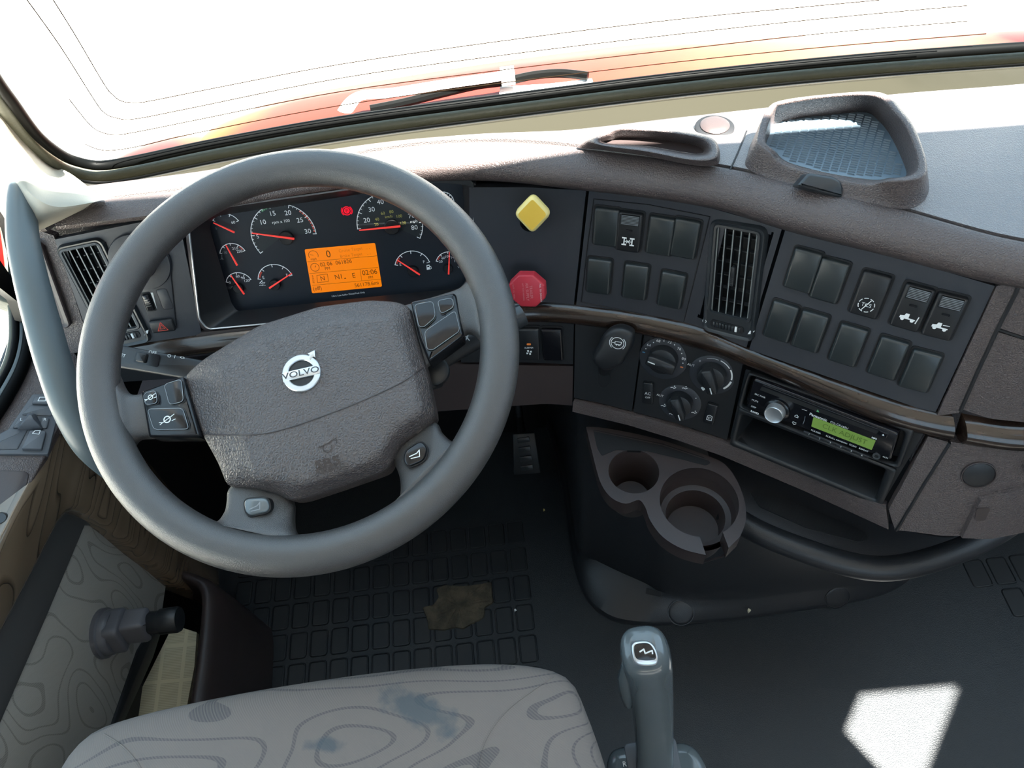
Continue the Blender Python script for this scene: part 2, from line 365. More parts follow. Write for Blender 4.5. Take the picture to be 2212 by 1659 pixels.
def inpoly(x, y, poly):
    c = False; j = len(poly) - 1
    for i in range(len(poly)):
        if (poly[i][1] > y) != (poly[j][1] > y) and x < (poly[j][0] - poly[i][0]) * (y - poly[i][1]) / (poly[j][1] - poly[i][1]) + poly[i][0]: c = not c
        j = i
    return c
def patch(mb, top, bot, g, h, m, nu=24, nv=8, depth=.012, hole=None):
    top = resample([(*p, 0) for p in top], nu); bot = resample([(*p, 0) for p in bot], nu); rows = []
    for j in range(nv):
        rows.append([g.P(*top[i].lerp(bot[i], j / (nv - 1))[:2], h) for i in range(nu)])
    _, n = g.hit(*top[nu // 2].lerp(bot[nu // 2], .5)[:2])
    bk = lambda r: [p - n * depth for p in r]
    rows2 = [bk(rows[0])] + rows + [bk(rows[-1])]
    k0 = len(mb.f); mb.rings([list(r) for r in rows2], m, False)
    if hole:
        kill = set()
        for j in range(nv - 1):
            for i in range(nu - 1):
                c = (top[i].lerp(bot[i], (j + .5) / (nv - 1)) + top[i + 1].lerp(bot[i + 1], (j + .5) / (nv - 1))) / 2
                if inpoly(c.x, c.y, hole): kill.add(k0 + (j + 1) * (nu - 1) + i)
        mb.f = [f for q, f in enumerate(mb.f) if q not in kill]; mb.mi = [f for q, f in enumerate(mb.mi) if q not in kill]
    L = [r[0] for r in rows]; R = [r[-1] for r in rows]
    mb.rings([bk(L), L], m, False); mb.rings([R, bk(R)], m, False)
    return mb

# ------------------------------------------------------------------ the dash surfaces as rails y(x) at a height z
YF = [(-.70, .745), (-.517, .737), (-.366, .735), (-.19, .740), (-.016, .724), (.11, .681), (.233, .629), (.302, .579), (.38, .530), (.474, .471), (.55, .447), (.66, .48), (.8, .57), (1.0, .63), (1.35, .65)]
YT = [(-.70, .678), (-.532, .673), (-.374, .677), (-.13, .675), (.027, .664), (.095, .647), (.226, .593), (.28, .544), (.398, .458), (.452, .428), (.53, .400), (.62, .408), (.74, .49), (.87, .56), (1.35, .60)]
YB = [(-.70, .672), (-.544, .668), (-.383, .670), (.024, .656), (.088, .642), (.165, .613), (.274, .549), (.4, .444), (.468, .41), (.54, .388), (.63, .397), (.75, .48), (.88, .55), (1.35, .59)]
YL = [(-.70, .64), (-.4, .64), (.0, .625), (.079, .605), (.175, .56), (.265, .52), (.352, .459), (.424, .372), (.50, .345), (.60, .352), (.72, .45), (.86, .52), (1.35, .56)]
YS = [(-.70, .742), (-.366, .740), (-.19, .746), (-.016, .736), (.099, .704), (.253, .634), (.38, .553), (.477, .484), (.56, .46), (.67, .50), (.8, .59), (1.0, .65), (1.35, .67)]
XS = [-.60 + i * .0125 for i in range(157)]
def rail(tab, z, xs=XS, dy=0.): return [V((x, interp(tab, x) + dy, z)) for x in xs]
gF = Guide(MB().rings([rail(YF, .87, dy=.012), rail(YF, .84), rail(YT, .69), rail(YT, .67, dy=-.006)], black, False))
gL = Guide(MB().rings([rail(YB, .70, dy=.010), rail(YB, .665), rail(YL, .545), rail(YL, .50, dy=-.012)], black, False))

dash = thing('dashboard', 'brown and slate curved truck dashboard spanning the cab below the windscreen', 'dashboard', V((.2, .75, .5)))
XD = [x for x in XS if -.545 <= x]
def zd(x, z): t = max(0, min(1, (-.04 - x) / .32)); return z - .020 * t * t * (3 - 2 * t) * (z - .84) / .043
EDGE = [(226, 430), (340, 404), (473, 376), (740, 336), (1010, 301), (1246, 279), (1472, 253), (1928, 204), (2212, 181)]
FET = [(atz(*p, .856).x, atz(*p, .856).y) for p in EDGE]; FET = [(-.55, FET[0][1] - .006)] + FET + [(1.35, FET[-1][1] - .03)]
def fr_edge(x): return max(interp(FET, x), interp(YS, x) + .008)
fe = [V((x, fr_edge(x), zd(x, .856))) for x in XD]
m = MB(); rows = []
sm = [V((p.x, p.y, zd(p.x, p.z))) for p in rail(YS, .883, XD, .003)]
for k in range(9):
    t = k / 8; rows.append([a.lerp(b, t) + V((0, 0, .006 * sin(pi * t))) for a, b in zip(fe, sm)])
rows = [[p - V((0, -.01, .05)) for p in fe]] + rows + [[p + V((0, .0, -.012)) for p in sm]]
m.rings(rows, brown_top, False); m.build('top_pad', dash, 60)
m = MB(); m.rings([[p + V((0, .004, -.006)) for p in fe], [p + V((0, .020, -.06)) for p in fe], [V((p.x, .83, .70)) for p in fe], [V((p.x, .93, .66)) for p in fe]], black, False); m.build('sun_leak_closure', dash)  # unseen plate added to block sun leaking in behind the panels
XR = [x for x in XD if x <= .505]
def roll(xs):
    rows = []
    for (t, z, dy) in ((0, .855, .05), (0, .862, .012), (0, .882, -.001), (.08, .8845, -.006), (.22, .883, -.011), (.42, .877, -.021), (.62, .868, -.026), (.8, .857, -.024), (.93, .848, -.013), (1, .842, -.006), (1, .839, .006)):
        rows.append([V((x, interp(YS, x) * (1 - t) + interp(YF, x) * t + dy, zd(x, z))) for x in xs])
    return rows
m = MB(); rr = roll([x for x in XR if x > -.497]); m.rings(rr, brown, False)
m.add([r[0] for r in rr], [list(range(len(rr)))], brown); m.add([r[-1] for r in rr], [list(range(len(rr)))], brown)
m.build('padded_edge', dash, 60)
m = MB(); m.rings(roll([x for x in XR if x < -.495]), brown, False); m.build('padded_edge', dash, 60)
XE = [.513 + .0125 * i for i in range(68)]
m = MB(); m.rings(roll(XE), brown, False); m.build('padded_edge', dash, 60)
# seams on the top pad
def on_top(px, py):
    p = atz(px, py, .886)
    for _ in range(6):
        a = V((0, fr_edge(p.x), .856)); b = V((0, interp(YS, p.x), .883)); t = max(0, min(1, (p.y - a.y) / (b.y - a.y))); z = a.z + (b.z - a.z) * t + .006 * sin(pi * t); p = atz(px, py, z)
    return p
m = MB(); m.tube([on_top(*p[:2]) for p in resample([(1613, 283, 0), (1594, 330, 0), (1575, 372, 0)], 8)], .0011, void, seg=6); m.build('pad_seam', dash)

# fascia panels
def px(*p): return list(p)
m = MB()
patch(m, px((119, 517), (385, 463)), px((203, 757), (436, 722)), gF, .001, panelm, 60, 40, hole=[(143, 534), (230, 520), (309, 728), (226, 752)])
m.build('left_fascia_panel', dash)
m = MB(); patch(m, px((1014, 404), (1140, 404), (1266, 411)), px((1016, 655), (1130, 651), (1240, 657)), gF, .001, panelm); m.build('valve_panel', dash)
m = MB(); patch(m, px((1273, 411), (1400, 424), (1530, 447), (1690, 492)), px((1245, 658), (1400, 680), (1500, 702), (1613, 750)), gF, .001, panelm, 90, 40, hole=[(1570, 490), (1672, 504), (1608, 718), (1508, 686)]); m.build('switch_panel', dash)
m = MB(); patch(m, px((1697, 495), (1930, 553), (2149, 617)), px((1619, 754), (1820, 824), (2019, 893)), gF, .001, panelm, 40, 10); m.build('switch_panel', dash)
# fine border line round the left switch group
m = MB(); brd = [(1283, 429), (1400, 441), (1534, 467), (1506, 580), (1477, 695), (1360, 672), (1256, 651), (1268, 540)]
brd = [p[:2] for p in catmull([(*p, 0) for p in brd], 1, True)]
pts = []
for a, b in zip(brd, brd[1:] + brd[:1]): pts += [(a[0] + (b[0] - a[0]) * k / 6, a[1] + (b[1] - a[1]) * k / 6) for k in range(6)]
m.tube([gF.P(*p, .0013) for p in pts], .0007, void, True, 6); m.build('panel_border', dash)
# brown frame right of the panels, and the end piece
m = MB(); patch(m, px((2152, 614), (2203, 604)), px((2024, 893), (2070, 888)), gF, .004, brown, 8, 12); m.build('fascia_end_trim', dash)
m = MB(); patch(m, px((2208, 600), (2300, 640), (2420, 660), (2560, 640)), px((2156, 704), (2250, 735), (2380, 745), (2520, 720)), gF, .004, brown, 20, 6); m.build('end_cap_upper', dash)
m = MB(); patch(m, px((2152, 712), (2250, 743), (2380, 753), (2520, 728)), px((2078, 880), (2140, 900), (2260, 912), (2400, 895)), gF, .004, brown, 20, 6); m.build('end_cap_middle', dash)
m = MB(); m.tube([gF.P(*p[:2], .004) for p in resample([(2205, 590, 0), (2197, 620, 0), (2153, 707, 0), (2112, 795, 0), (2074, 882, 0)], 16)], .0020, void, seg=8); m.tube([gF.P(*p[:2], .004) for p in resample([(2153, 707, 0), (2230, 733, 0), (2330, 747, 0)], 10)], .0014, void, seg=8); m.build('end_seam', dash)
m = MB(); m.tube([gL.P(*p[:2], .005) for p in resample([(2049, 952, 0), (1992, 1045, 0), (1937, 1139, 0)], 12)], .0018, void, seg=8); m.build('end_seam', dash)
# wood trim, bulged
def woodrow(xs, dh=0):
    rows = []
    for (t, o) in ((0, .004), (0, -.003), (.12, -.008), (.35, -.012), (.65, -.012), (.88, -.007), (1, -.002), (1, .006)):
        rows.append([V((x, interp(YT, x) * (1 - t) + interp(YB, x) * t + o * (1 + dh), .690 - .027 * t)) for x in xs])
    return rows
m = MB(); m.rings(woodrow([x for x in XD if x <= .468]), wood, False); m.build('wood_trim', dash, 60)
m = MB(); rr = woodrow([.4725 + .0125 * i for i in range(60)], .25); m.rings(rr, wood, False); m.add([r[0] for r in rr], [list(range(len(rr)))], wood); m.build('wood_trim', dash, 60)
# lower panels
m = MB(); patch(m, px((996, 692), (1130, 691), (1240, 698)), px((996, 782), (1130, 782), (1238, 786)), gL, .001, black); m.build('lower_switch_panel', dash)
m = MB(); patch(m, px((700, 790), (1000, 787), (1238, 791)), px((700, 905), (1000, 885), (1180, 872), (1236, 876)), gL, .0, brown_dark); m.build('lower_kick_panel', dash)
m = MB(); patch(m, px((250, 800), (480, 780), (994, 700)), px((250, 830), (700, 800), (994, 782)), gL, -.004, black); m.build('lower_column_panel', dash)
m = MB(); patch(m, px((1243, 697), (1310, 703), (1388, 720)), px((1240, 858), (1300, 870), (1365, 887)), gL, .001, black); m.build('brake_lever_panel', dash)
m = MB(); patch(m, px((1392, 720), (1480, 742), (1606, 780)), px((1369, 888), (1460, 912), (1571, 948)), gL, .0015, black, 24, 10); ctl = m.build('climate_panel', dash)
m = MB(); patch(m, px((1240, 862), (1365, 891), (1460, 916), (1560, 948), (1740, 1020), (1915, 1092)), px((1238, 884), (1362, 914), (1460, 944), (1560, 979), (1740, 1055), (1922, 1138)), gL, .005, brown, 50, 5); m.build('lower_edge_strip', dash)
m = MB(); patch(m, px((2004, 938), (2046, 950)), px((1921, 1096), (1934, 1140)), gL, .005, brown, 6, 12); m.build('lower_end_trim', dash)
m = MB(); patch(m, px((2053, 950), (2120, 962), (2250, 968), (2400, 950)), px((1939, 1140), (2035, 1153), (2085, 1153)), gL, .004, brown, 30, 14); lo = m.build('end_cap_lower', dash)
m = MB(); patch(m, px((2112, 1068), (2212, 1040), (2330, 1010)), px((2072, 1150), (2130, 1152), (2212, 1135), (2300, 1110)), gL, .010, brown, 16, 8, .008); gb = m.build('fuse_cover', dash)
F = gL.quad((2098, 1098), (2140, 1098), (2130, 1125), (2090, 1125), .011)
m = MB(); m.prism(rpoly([F.loc(*p) for p in [(2110, 1098), (2140, 1097), (2128, 1124), (2105, 1125)]], .003), -.004, .0004, F, brown_dark); m.build('finger_recess', gb)
F = gL.quad((2075, 995), (2147, 995), (2147, 1045), (2075, 1045), .005)
m = MB(); m.prism(circ(0, 0, F.w * .48, 40, 0, F.h * .5), -.002, .0008, F, black, .0006); m.rings([[F.M @ V((*p, h)) for p in circ(0, 0, F.w * s, 40, 0, F.h * s * 1.04)] for s, h in ((.485, 0), (.5, .0014), (.53, .0012), (.54, -.001))], brown_dark); m.build('round_plug', dash)
# dark carcass below the dash
m = MB(); xs = [x for x in XS if x <= .50 and x > -.56]
m.rings([rail(YL, .543, xs), [p + V((0, .06, -.012)) for p in rail(YL, .543, xs)], [V((x, .93, .50)) for x in xs]], cons_m, False); m.build('underside', dash)
xs2 = [.47 + .0125 * i for i in range(70)]
m = MB(); m.rings([rail(YL, .540, xs2, .004), [p + V((0, .012, -.016)) for p in rail(YL, .543, xs2)], [V((x, .93, .50)) for x in xs2]], brown, False); m.build('underside', dash)

# ------------------------------------------------------------------ instrument cluster
FD = Fr(V((0, .752, .79)), (1, 0, 0), (0, -.93, .367))          # display plane
FB = Fr(gF.P(440, 600), (gF.P(1010, 640) - gF.P(440, 700)), (gF.P(1010, 640) - gF.P(440, 700)).cross(gF.P(430, 520) - gF.P(440, 700)))
cl = thing('instrument_cluster', 'instrument cluster with dark blue dials and orange screen behind the steering wheel', 'instrument cluster', FD)
def strip_pts(c, r, n): return rpoly([(*p,) for p in c], r, n)
hole = [(404, 458), (985, 376), (1024, 402), (1020, 648), (870, 672), (449, 711), (431, 690)]
inner = [(446, 470), (985, 388), (1000, 402), (1008, 622), (870, 634), (512, 672), (500, 655)]
m = MB(); fr_out = [FB.hit(*p, .003) for p in hole]
lip = [FB.hit(*(V(p) + (V(p) - V((715, 560))).normalized() * 9)[:2], .0) for p in hole]
lip2 = [FB.hit(*(V(p) + (V(p) - V((715, 560))).normalized() * 12)[:2], -.012) for p in hole]
mid = [a.lerp(FD.hit(*b, .012), .55) for a, b in zip(fr_out, inner)]
def cl3(l): return [V(p) for p in catmull([tuple(p) for p in l], 1, True)]
def rnd3(pts, seg=5, k=.10):
    out = []; n = len(pts)
    for i in range(n):
        a, b, c = pts[i - 1], pts[i], pts[(i + 1) % n]; q = min((a - b).length, (c - b).length) * .35; q = min(q, .02); A = b + (a - b).normalized() * q; B = b + (c - b).normalized() * q
        for j in range(seg + 1): t = j / seg; out.append(A * (1 - t) ** 2 + b * 2 * t * (1 - t) + B * t * t)
    return out
m.rings([rnd3(lip2), rnd3(lip), rnd3(fr_out)], brown_dark); m.rings([rnd3(fr_out), rnd3(mid), rnd3([FD.hit(*p, .010) for p in inner]), rnd3([FD.hit(*p, -.002) for p in inner])], black)
m.build('bezel', cl, 35)
m = MB(); o = rnd3([FB.hit(*p, .0034) for p in hole]); m.tube(o, .0011, silver, True, 6); m.build('bezel_lip', cl)
m = MB(); patch(m, px((436, 716), (560, 703), (870, 676), (1018, 656)), px((420, 727), (560, 714), (870, 688), (1018, 664)), gF, .003, brown_dark, 30, 3); m.build('bezel_sill', cl)
m = MB(); patch(m, px((880, 372), (960, 374), (1010, 378), (1024, 392)), px((880, 392), (960, 392), (1010, 396), (1024, 404)), gF, .006, black, 16, 5, .03); m.build('hood', cl)
m = MB(); m.prism(FD.locs([(438, 462), (1006, 380), (1018, 634), (500, 680)]), -.004, 0, FD, dialm); disp = m.build('display_panel', cl)
def cc(x, y): return (400 + x * .28933, 380 + y * .28941)
def cd(x, y): return FD.loc(*cc(x, y))
def c3(a, b, c):
    ax, ay = a; bx, by = b; cx, cy = c; d = 2 * (ax * (by - cy) + bx * (cy - ay) + cx * (ay - by))
    ux = ((ax * ax + ay * ay) * (by - cy) + (bx * bx + by * by) * (cy - ay) + (cx * cx + cy * cy) * (ay - by)) / d
    uy = ((ax * ax + ay * ay) * (cx - bx) + (bx * bx + by * by) * (ax - cx) + (cx * cx + cy * cy) * (bx - ax)) / d
    return ux, uy, sqrt((ax - ux) ** 2 + (ay - uy) ** 2)
KM = .00055
def gauge(name, three, ends, hub, hr, tip, tail, nt, labs, zones=(), sub=4, fill=True, lw=.0009, extra=None):
    A = [cd(*p) for p in three]; x, y, r = c3(*A); a0 = atan2(cd(*ends[0])[1] - y, cd(*ends[0])[0] - x); a1 = atan2(cd(*ends[1])[1] - y, cd(*ends[1])[0] - x)
    while a0 < a1: a0 += 2 * pi
    m = MB()
    if fill:
        fan = [(x, y)] + [(x + r * cos(a0 + (a1 - a0) * i / 40), y + r * sin(a0 + (a1 - a0) * i / 40)) for i in range(41)]; m.prism(fan, -.0002, .0003, FD, dial2)
    m.arc(FD, x, y, r - lw, r, a0, a1, white_l, .0006)
    n = nt * sub
    for i in range(n + 1):
        a = a0 + (a1 - a0) * i / n; ln = (.105 if i % sub == 0 else .06) * r * (1.6 if r < .03 else 1)
        m.line(FD, [(x + (r - ln) * cos(a), y + (r - ln) * sin(a)), (x + r * cos(a), y + r * sin(a))], lw if i % sub == 0 else lw * .7, white_l, .0007)
    for (f0, f1, mt, w) in zones:
        k = 9
        for i in range(k):
            g0 = f0 + (f1 - f0) * i / k; g1 = g0 + (f1 - f0) / k * .72; m.arc(FD, x, y, r - lw * 1.2 - w, r - lw * 1.4, a0 + (a1 - a0) * g0, a0 + (a1 - a0) * g1, mt, .0006, 3)
    for (s, lx, ly, hpx, mt) in labs:
        c = cd(lx, ly); m.text(s, FD, c[0], c[1], hpx * .28933 * KM * 1.22, mt, h=.0008)
    if extra: extra(m)
    g = m.build(name, cl)
    if hub:
        c = cd(*hub); mm = MB(); mm.rev([(hr * .28933 * KM, .0004), (hr * .28933 * KM, .004), (hr * .26 * KM, .005)], FD, hubm, c[0], c[1], 32); mm.build('needle_hub', g)
    t, q = FD.loc(*cc(*tip), .006), FD.loc(*cc(*tail), .006); d = (V(t) - V(q)).normalized(); p = V((-d.y, d.x)); w = .0012 if r > .03 else .0010
    mm = MB(); mm.prism([tuple(V(q) - p * w), tuple(V(t) - p * w * .45), tuple(V(t) + p * w * .45), tuple(V(q) + p * w)], .0052, .0068, FD, needle_m, .0003); mm.build('needle', g)
    return g
def icon_thermo(x, y):
    def f(m):
        m.line(FD, [cd(x, y - 18), cd(x, y + 8)], .0007, greyprint, .0007); c = cd(x, y + 10); m.prism(circ(c[0], c[1], .0010, 12), 0, .0006, FD, greyprint)
        m.line(FD, [cd(x - 14, y + 18), cd(x - 6, y + 14), cd(x + 6, y + 18), cd(x + 14, y + 14)], .0005, greyprint, .0007)
    return f
def icon_pump(x, y):
    def f(m):
        m.prism(FD.locs([cc(*p) for p in [(x - 16, y - 14), (x + 6, y - 18), (x + 10, y + 16), (x - 14, y + 20)]]), 0, .0006, FD, white_l)
        m.line(FD, [cd(x + 8, y - 4), cd(x + 16, y - 8), cd(x + 20, y + 10), cd(x + 12, y + 14)], .0006, white_l, .0007)
        m.prism(FD.locs([cc(*p) for p in [(x - 11, y - 9), (x + 3, y - 12), (x + 4, y - 2), (x - 10, y + 1)]]), .0002, .0008, FD, dialm)
    return f
def icon_can(x, y):
    def f(m):
        m.line(FD, [cd(x - 24, y - 4), cd(x - 14, y + 12), cd(x + 14, y + 10), cd(x + 30, y - 8), cd(x + 10, y + 0), cd(x - 10, y - 2), cd(x - 24, y - 4)], .0006, greyprint, .0007)
    return f
gauge('rev_counter', [(490, 430), (715, 205), (980, 425)], [(545, 590), (984, 430)], (757, 458), 55, (497, 427), (815, 470), 6,
      [('5', 543, 452, 26, white_l), ('10', 580, 345, 30, white_l), ('15', 652, 280, 30, white_l), ('20', 768, 275, 30, white_l), ('25', 858, 330, 30, white_l), ('30', 916, 413, 30, white_l), ('rpm x 100', 715, 340, 19, white_l)],
      [(.42, .60, green_p, .0022), (.76, .99, redp, .0018)], 5)
gauge('speedometer', [(1285, 390), (1540, 122), (1776, 360)], [(1287, 395), (1765, 470)], (1545, 375), 60, (1300, 406), (1606, 376), 7,
      [('20', 1356, 330, 30, white_l), ('30', 1392, 250, 30, white_l), ('40', 1458, 194, 30, white_l), ('50', 1550, 180, 30, white_l), ('60', 1640, 225, 30, white_l), ('70', 1690, 298, 30, white_l), ('80', 1712, 385, 30, white_l), ('mph', 1707, 337, 19, white_l),
       ('km/h', 1520, 303, 17, yellow_p), ('20', 1428, 362, 19, yellow_p), ('40', 1433, 323, 19, yellow_p), ('60', 1476, 278, 19, yellow_p), ('80', 1540, 267, 19, yellow_p), ('100', 1597, 300, 19, yellow_p), ('120', 1626, 352, 19, yellow_p)], (), 4)
gauge('pressure_gauge', [(212, 318), (290, 278), (400, 332)], [(208, 330), (400, 332)], None, 0, (210, 350), (368, 422), 3, [('60', 360, 346, 18, white_l), ('0', 232, 392, 14, greyprint)], (), 1, False)
gauge('temperature_gauge', [(258, 575), (345, 500), (448, 555)], [(258, 575), (448, 555)], None, 0, (303, 516), (388, 668), 4, [('130', 296, 573, 16, greyprint), ('210', 373, 540, 18, white_l), ('250', 407, 562, 18, white_l)], [(.8, .95, redp, .0016)], 1, False, extra=icon_thermo(275, 605))
gauge('oil_gauge', [(305, 790), (393, 718), (493, 770)], [(305, 790), (493, 770)], (400, 830), 40, (340, 742), (440, 883), 4, [('0', 335, 795, 17, white_l), ('60', 393, 748, 18, white_l), ('90', 432, 760, 18, white_l), ('120', 460, 781, 18, white_l)], (), 1, False, extra=icon_can(325, 830))
def icon_def(m):
    m.line(FD, [cd(556, 800), cd(570, 785), cd(590, 800), cd(596, 792)], .0008, white_l, .0007); m.line(FD, [cd(556, 818), cd(566, 812), cd(576, 818), cd(586, 812), cd(600, 816)], .0006, white_l, .0007); m.line(FD, [cd(575, 778), cd(562, 796), cd(580, 806)], .0008, white_l, .0007)
gauge('left_fuel_gauge', [(543, 768), (662, 657), (800, 738)], [(543, 768), (800, 738)], (672, 806), 45, (796, 727), (628, 838), 4, [('E', 585, 758, 20, white_l), ('F', 760, 738, 18, white_l)], [(.04, .2, redp, .0022)], 1, False, extra=icon_def)
gauge('right_fuel_gauge', [(1565, 662), (1688, 557), (1826, 640)], [(1565, 662), (1826, 640)], (1703, 705), 45, (1583, 628), (1752, 738), 4, [('E', 1607, 660, 18, white_l), ('F', 1782, 640, 20, white_l)], [(.04, .2, redp, .0022)], 1, False, extra=icon_pump(1818, 680))
def icon_r(m):
    c = cd(2058, 663); m.arc(FD, c[0], c[1], .0020, .0025, 0, 2 * pi, white_l, .0006); m.text('R', FD, c[0], c[1], .0026, white_l, h=.0007); m.line(FD, [cd(2035, 675), cd(2045, 685)], .0006, white_l); m.line(FD, [cd(2072, 683), cd(2082, 672)], .0006, white_l)
gauge('rear_axle_gauge', [(1872, 634), (1965, 563), (2060, 618)], [(1872, 634), (2060, 618)], (1965, 685), 38, (1973, 567), (1967, 735), 4, [('20', 1908, 638, 17, white_l), ('60', 1927, 612, 17, white_l), ('100', 1958, 600, 17, white_l), ('140', 2001, 606, 17, white_l), ('180', 2026, 632, 17, white_l)], [(.06, .22, redp, .0018)], 1, False, extra=icon_r)
gauge('front_axle_gauge', [(1845, 415), (1935, 345), (2030, 400)], [(1845, 415), (2030, 400)], (1940, 468), 38, (1945, 360), (1940, 520), 4, [('20', 1880, 420, 17, white_l)], [(.04, .2, redp, .0018)], 1, False)
gauge('air_gauge', [(1850, 170), (1935, 117), (2008, 185)], [(1850, 170), (2008, 185)], None, 0, (1880, 170), (1930, 250), 8, [], (), 1, False)
c = cd(1207, 260); m = MB(); m.arc(FD, c[0], c[1], .0046, .0056, 0, 2 * pi, led_red, .0006); m.prism(circ(c[0], c[1], .0035, 24), 0, .0004, FD, led_red); m.text('P', FD, c[0], c[1], .0042, dialm, h=.0009)
m.arc(FD, c[0], c[1], .0062, .0070, -.8, .8, led_red, .0006); m.arc(FD, c[0], c[1], .0062, .0070, pi - .8, pi + .8, led_red, .0006); m.build('parking_brake_warning', cl)
c = cd(1218, 882); m = MB(); m.text('Ultra Low Sulfur Diesel Fuel Only', FD, *c, .0022, white_l, h=.0008); m.build('fuel_notice', cl)
# the orange screen
q = FD.locs([cc(892, 548), cc(1418, 500), cc(1470, 825), cc(948, 875)]); m = MB(); m.prism(rpoly(q, .002), 0, .0006, FD, lcd_o)
LH = .0010
def lt(s, x, y, hp, mt=lcd_t, al='CENTER', sx=1.): c = cd(x, y); m.text(s, FD, *c, hp * .2893 * KM * 1.28, mt, h=LH, al=al, sx=sx * .92)
lt('0', 1070, 583, 46); lt('Cruise Target', 1235, 549, 20, lcd_f); lt('- -', 1367, 538, 20, lcd_f); lt('Brake Target', 1240, 590, 20, lcd_f); lt('- -', 1373, 580, 20, lcd_f)
lt('02 06  061826', 1126, 648, 26); lt('PM', 1063, 690, 20); lt('N', 1028, 764, 30); lt('N1', 1148, 752, 32); lt('E', 1259, 742, 32); lt('02:06', 1378, 718, 33); lt('PM', 1386, 756, 18); lt('561178.6mi', 1355, 806, 25); lt('(off)', 987, 838, 26); lt('mph', 960, 618, 16)
for i, s in enumerate('RNDM'): lt(s, 953 + i * 2.4, 746 + i * 16, 12)
for a, b in (((912, 640), (1432, 594)), ((928, 727), (1440, 681)), ((948, 815), (1462, 768)), ((1308, 695), (1318, 778))): m.line(FD, [cd(*a), cd(*b)], .0004, lcd_t, LH)
m.line(FD, [cd(*p) for p in ((983, 740), (1063, 730), (1070, 785), (990, 795))], .0005, lcd_t, LH, True)
c = cd(958, 590); m.arc(FD, *c, .0056, .0062, -.5, pi + .5, lcd_t, LH); m.line(FD, [c, (c[0] - .004, c[1] + .0015)], .0005, lcd_t, LH)
c = cd(970, 680); m.arc(FD, *c, .0050, .0056, 0, 2 * pi, lcd_t, LH); m.line(FD, [(c[0] + .001, c[1] + .003), c, (c[0] + .0015, c[1] + .001)], .0005, lcd_t, LH)
m.prism([cd(1187, 766), cd(1203, 764), cd(1194, 757)], 0, LH, FD, lcd_t); m.build('message_screen', cl)

# ------------------------------------------------------------------ rocker switches
SW, SH = .0285, .0470
def rocker(kind):
    b = MB(); o = rpoly(rect(0, 0, SW, SH), .0035)
    I = Matrix.Identity(4)
    if kind == 'blank': b.prism(o, -.002, .0065, I, blankm, .0022)
    return b
def blank_proto(F, label, group):
    t = thing('blank_switch_cover', label, 'switch blank', F, group)
    m = MB(); m.v = []; M = F.M
    m.prism(rpoly(rect(0, 0, SW + .0038, SH + .0042), .0045), -.004, .0006, M, void); m.build('socket', t)
    m = MB(); m.prism(rpoly(rect(0, 0, SW, SH), .0035), -.002, .0062, M, blankm, .0024); m.build('cover', t); return t
def swF(px4, g=gF, h=.001): return g.quad(*px4, h)
def sw_px(cx, cy, g=gF, h=.0012):
    # switch centred on a pixel, its sides following the panel (u along the panel, v up its slope)
    p, n = g.hit(cx, cy); q, _ = g.hit(cx + 30, cy + (6 if cx > 1200 else -3)); u = V((q - p)); u.z = 0; return Fr(p + n * h, u, n)
blanks = [((1311, 487), 'far left blank switch cover in the top row, beside the axle lock switch', 0),
          ((1428, 506), 'blank switch cover in the upper left group, second from the tall air vent', 0),
          ((1482, 512), 'blank switch cover in the upper left group, next to the tall air vent', 0),
          ((1295, 593), 'blank switch cover below the axle lock switch, nearest the red octagonal valve', 0),
          ((1374, 605), 'middle blank switch cover of the bottom row in the left group', 0),
          ((1452, 623), 'blank switch cover of the left group, bottom row, nearest the air vent', 0),
          ((1736, 581), 'top row blank switch cover just right of the air vent', 1),
          ((1793, 603), 'top row blank switch cover immediately left of the TCS switch', 1),
          ((1689, 691), 'bottom row blank switch cover right beside the air vent', 1),
          ((1751, 712), 'bottom row blank switch cover, second one right of the air vent', 1),
          ((1833, 742), 'single blank switch cover below the TCS switch', 1),
          ((1919, 770), 'left one of the blank switch pair below the truck picture switches', 1),
          ((1988, 797), 'bottom right corner blank switch cover of the right switch panel', 1)]
proto = None; GB = 'blank rocker switch covers on the dashboard'
for (c, lab, k) in blanks:
    F = sw_px(*c)
    if proto is None: proto = blank_proto(F, lab, GB)
    else: copy_thing(proto, F, lab)
def sym_axle(m, F, y0):
    for sx in (-1, 1):
        m.line(F, [(sx * .0045, y0 - .0035), (sx * .0045, y0 + .0035)], .0014, white_i, .0072); m.line(F, [(sx * .0045, y0), (sx * .0010, y0)], .0010, white_i, .0072)
        for sy in (-1, 1): m.line(F, [(sx * .0066, y0 + sy * .0042), (sx * .0024, y0 + sy * .0042)], .0018, white_i, .0072)
    m.line(F, [(-.002, y0 - .002), (.002, y0 + .002)], .0008, white_i, .0073); m.line(F, [(-.002, y0 + .002), (.002, y0 - .002)], .0008, white_i, .0073)
def sym_tcs(m, F, y0):
    for i in range(8): m.arc(F, 0, y0, .0074, .0082, i * pi / 4, i * pi / 4 + .55, white_i, .0072, 6)
    m.text('TCS', F, 0, y0, .0040, white_i, h=.0072); m.line(F, [(-.003, y0 - .006), (.003, y0 + .006)], .0008, white_i, .0073)
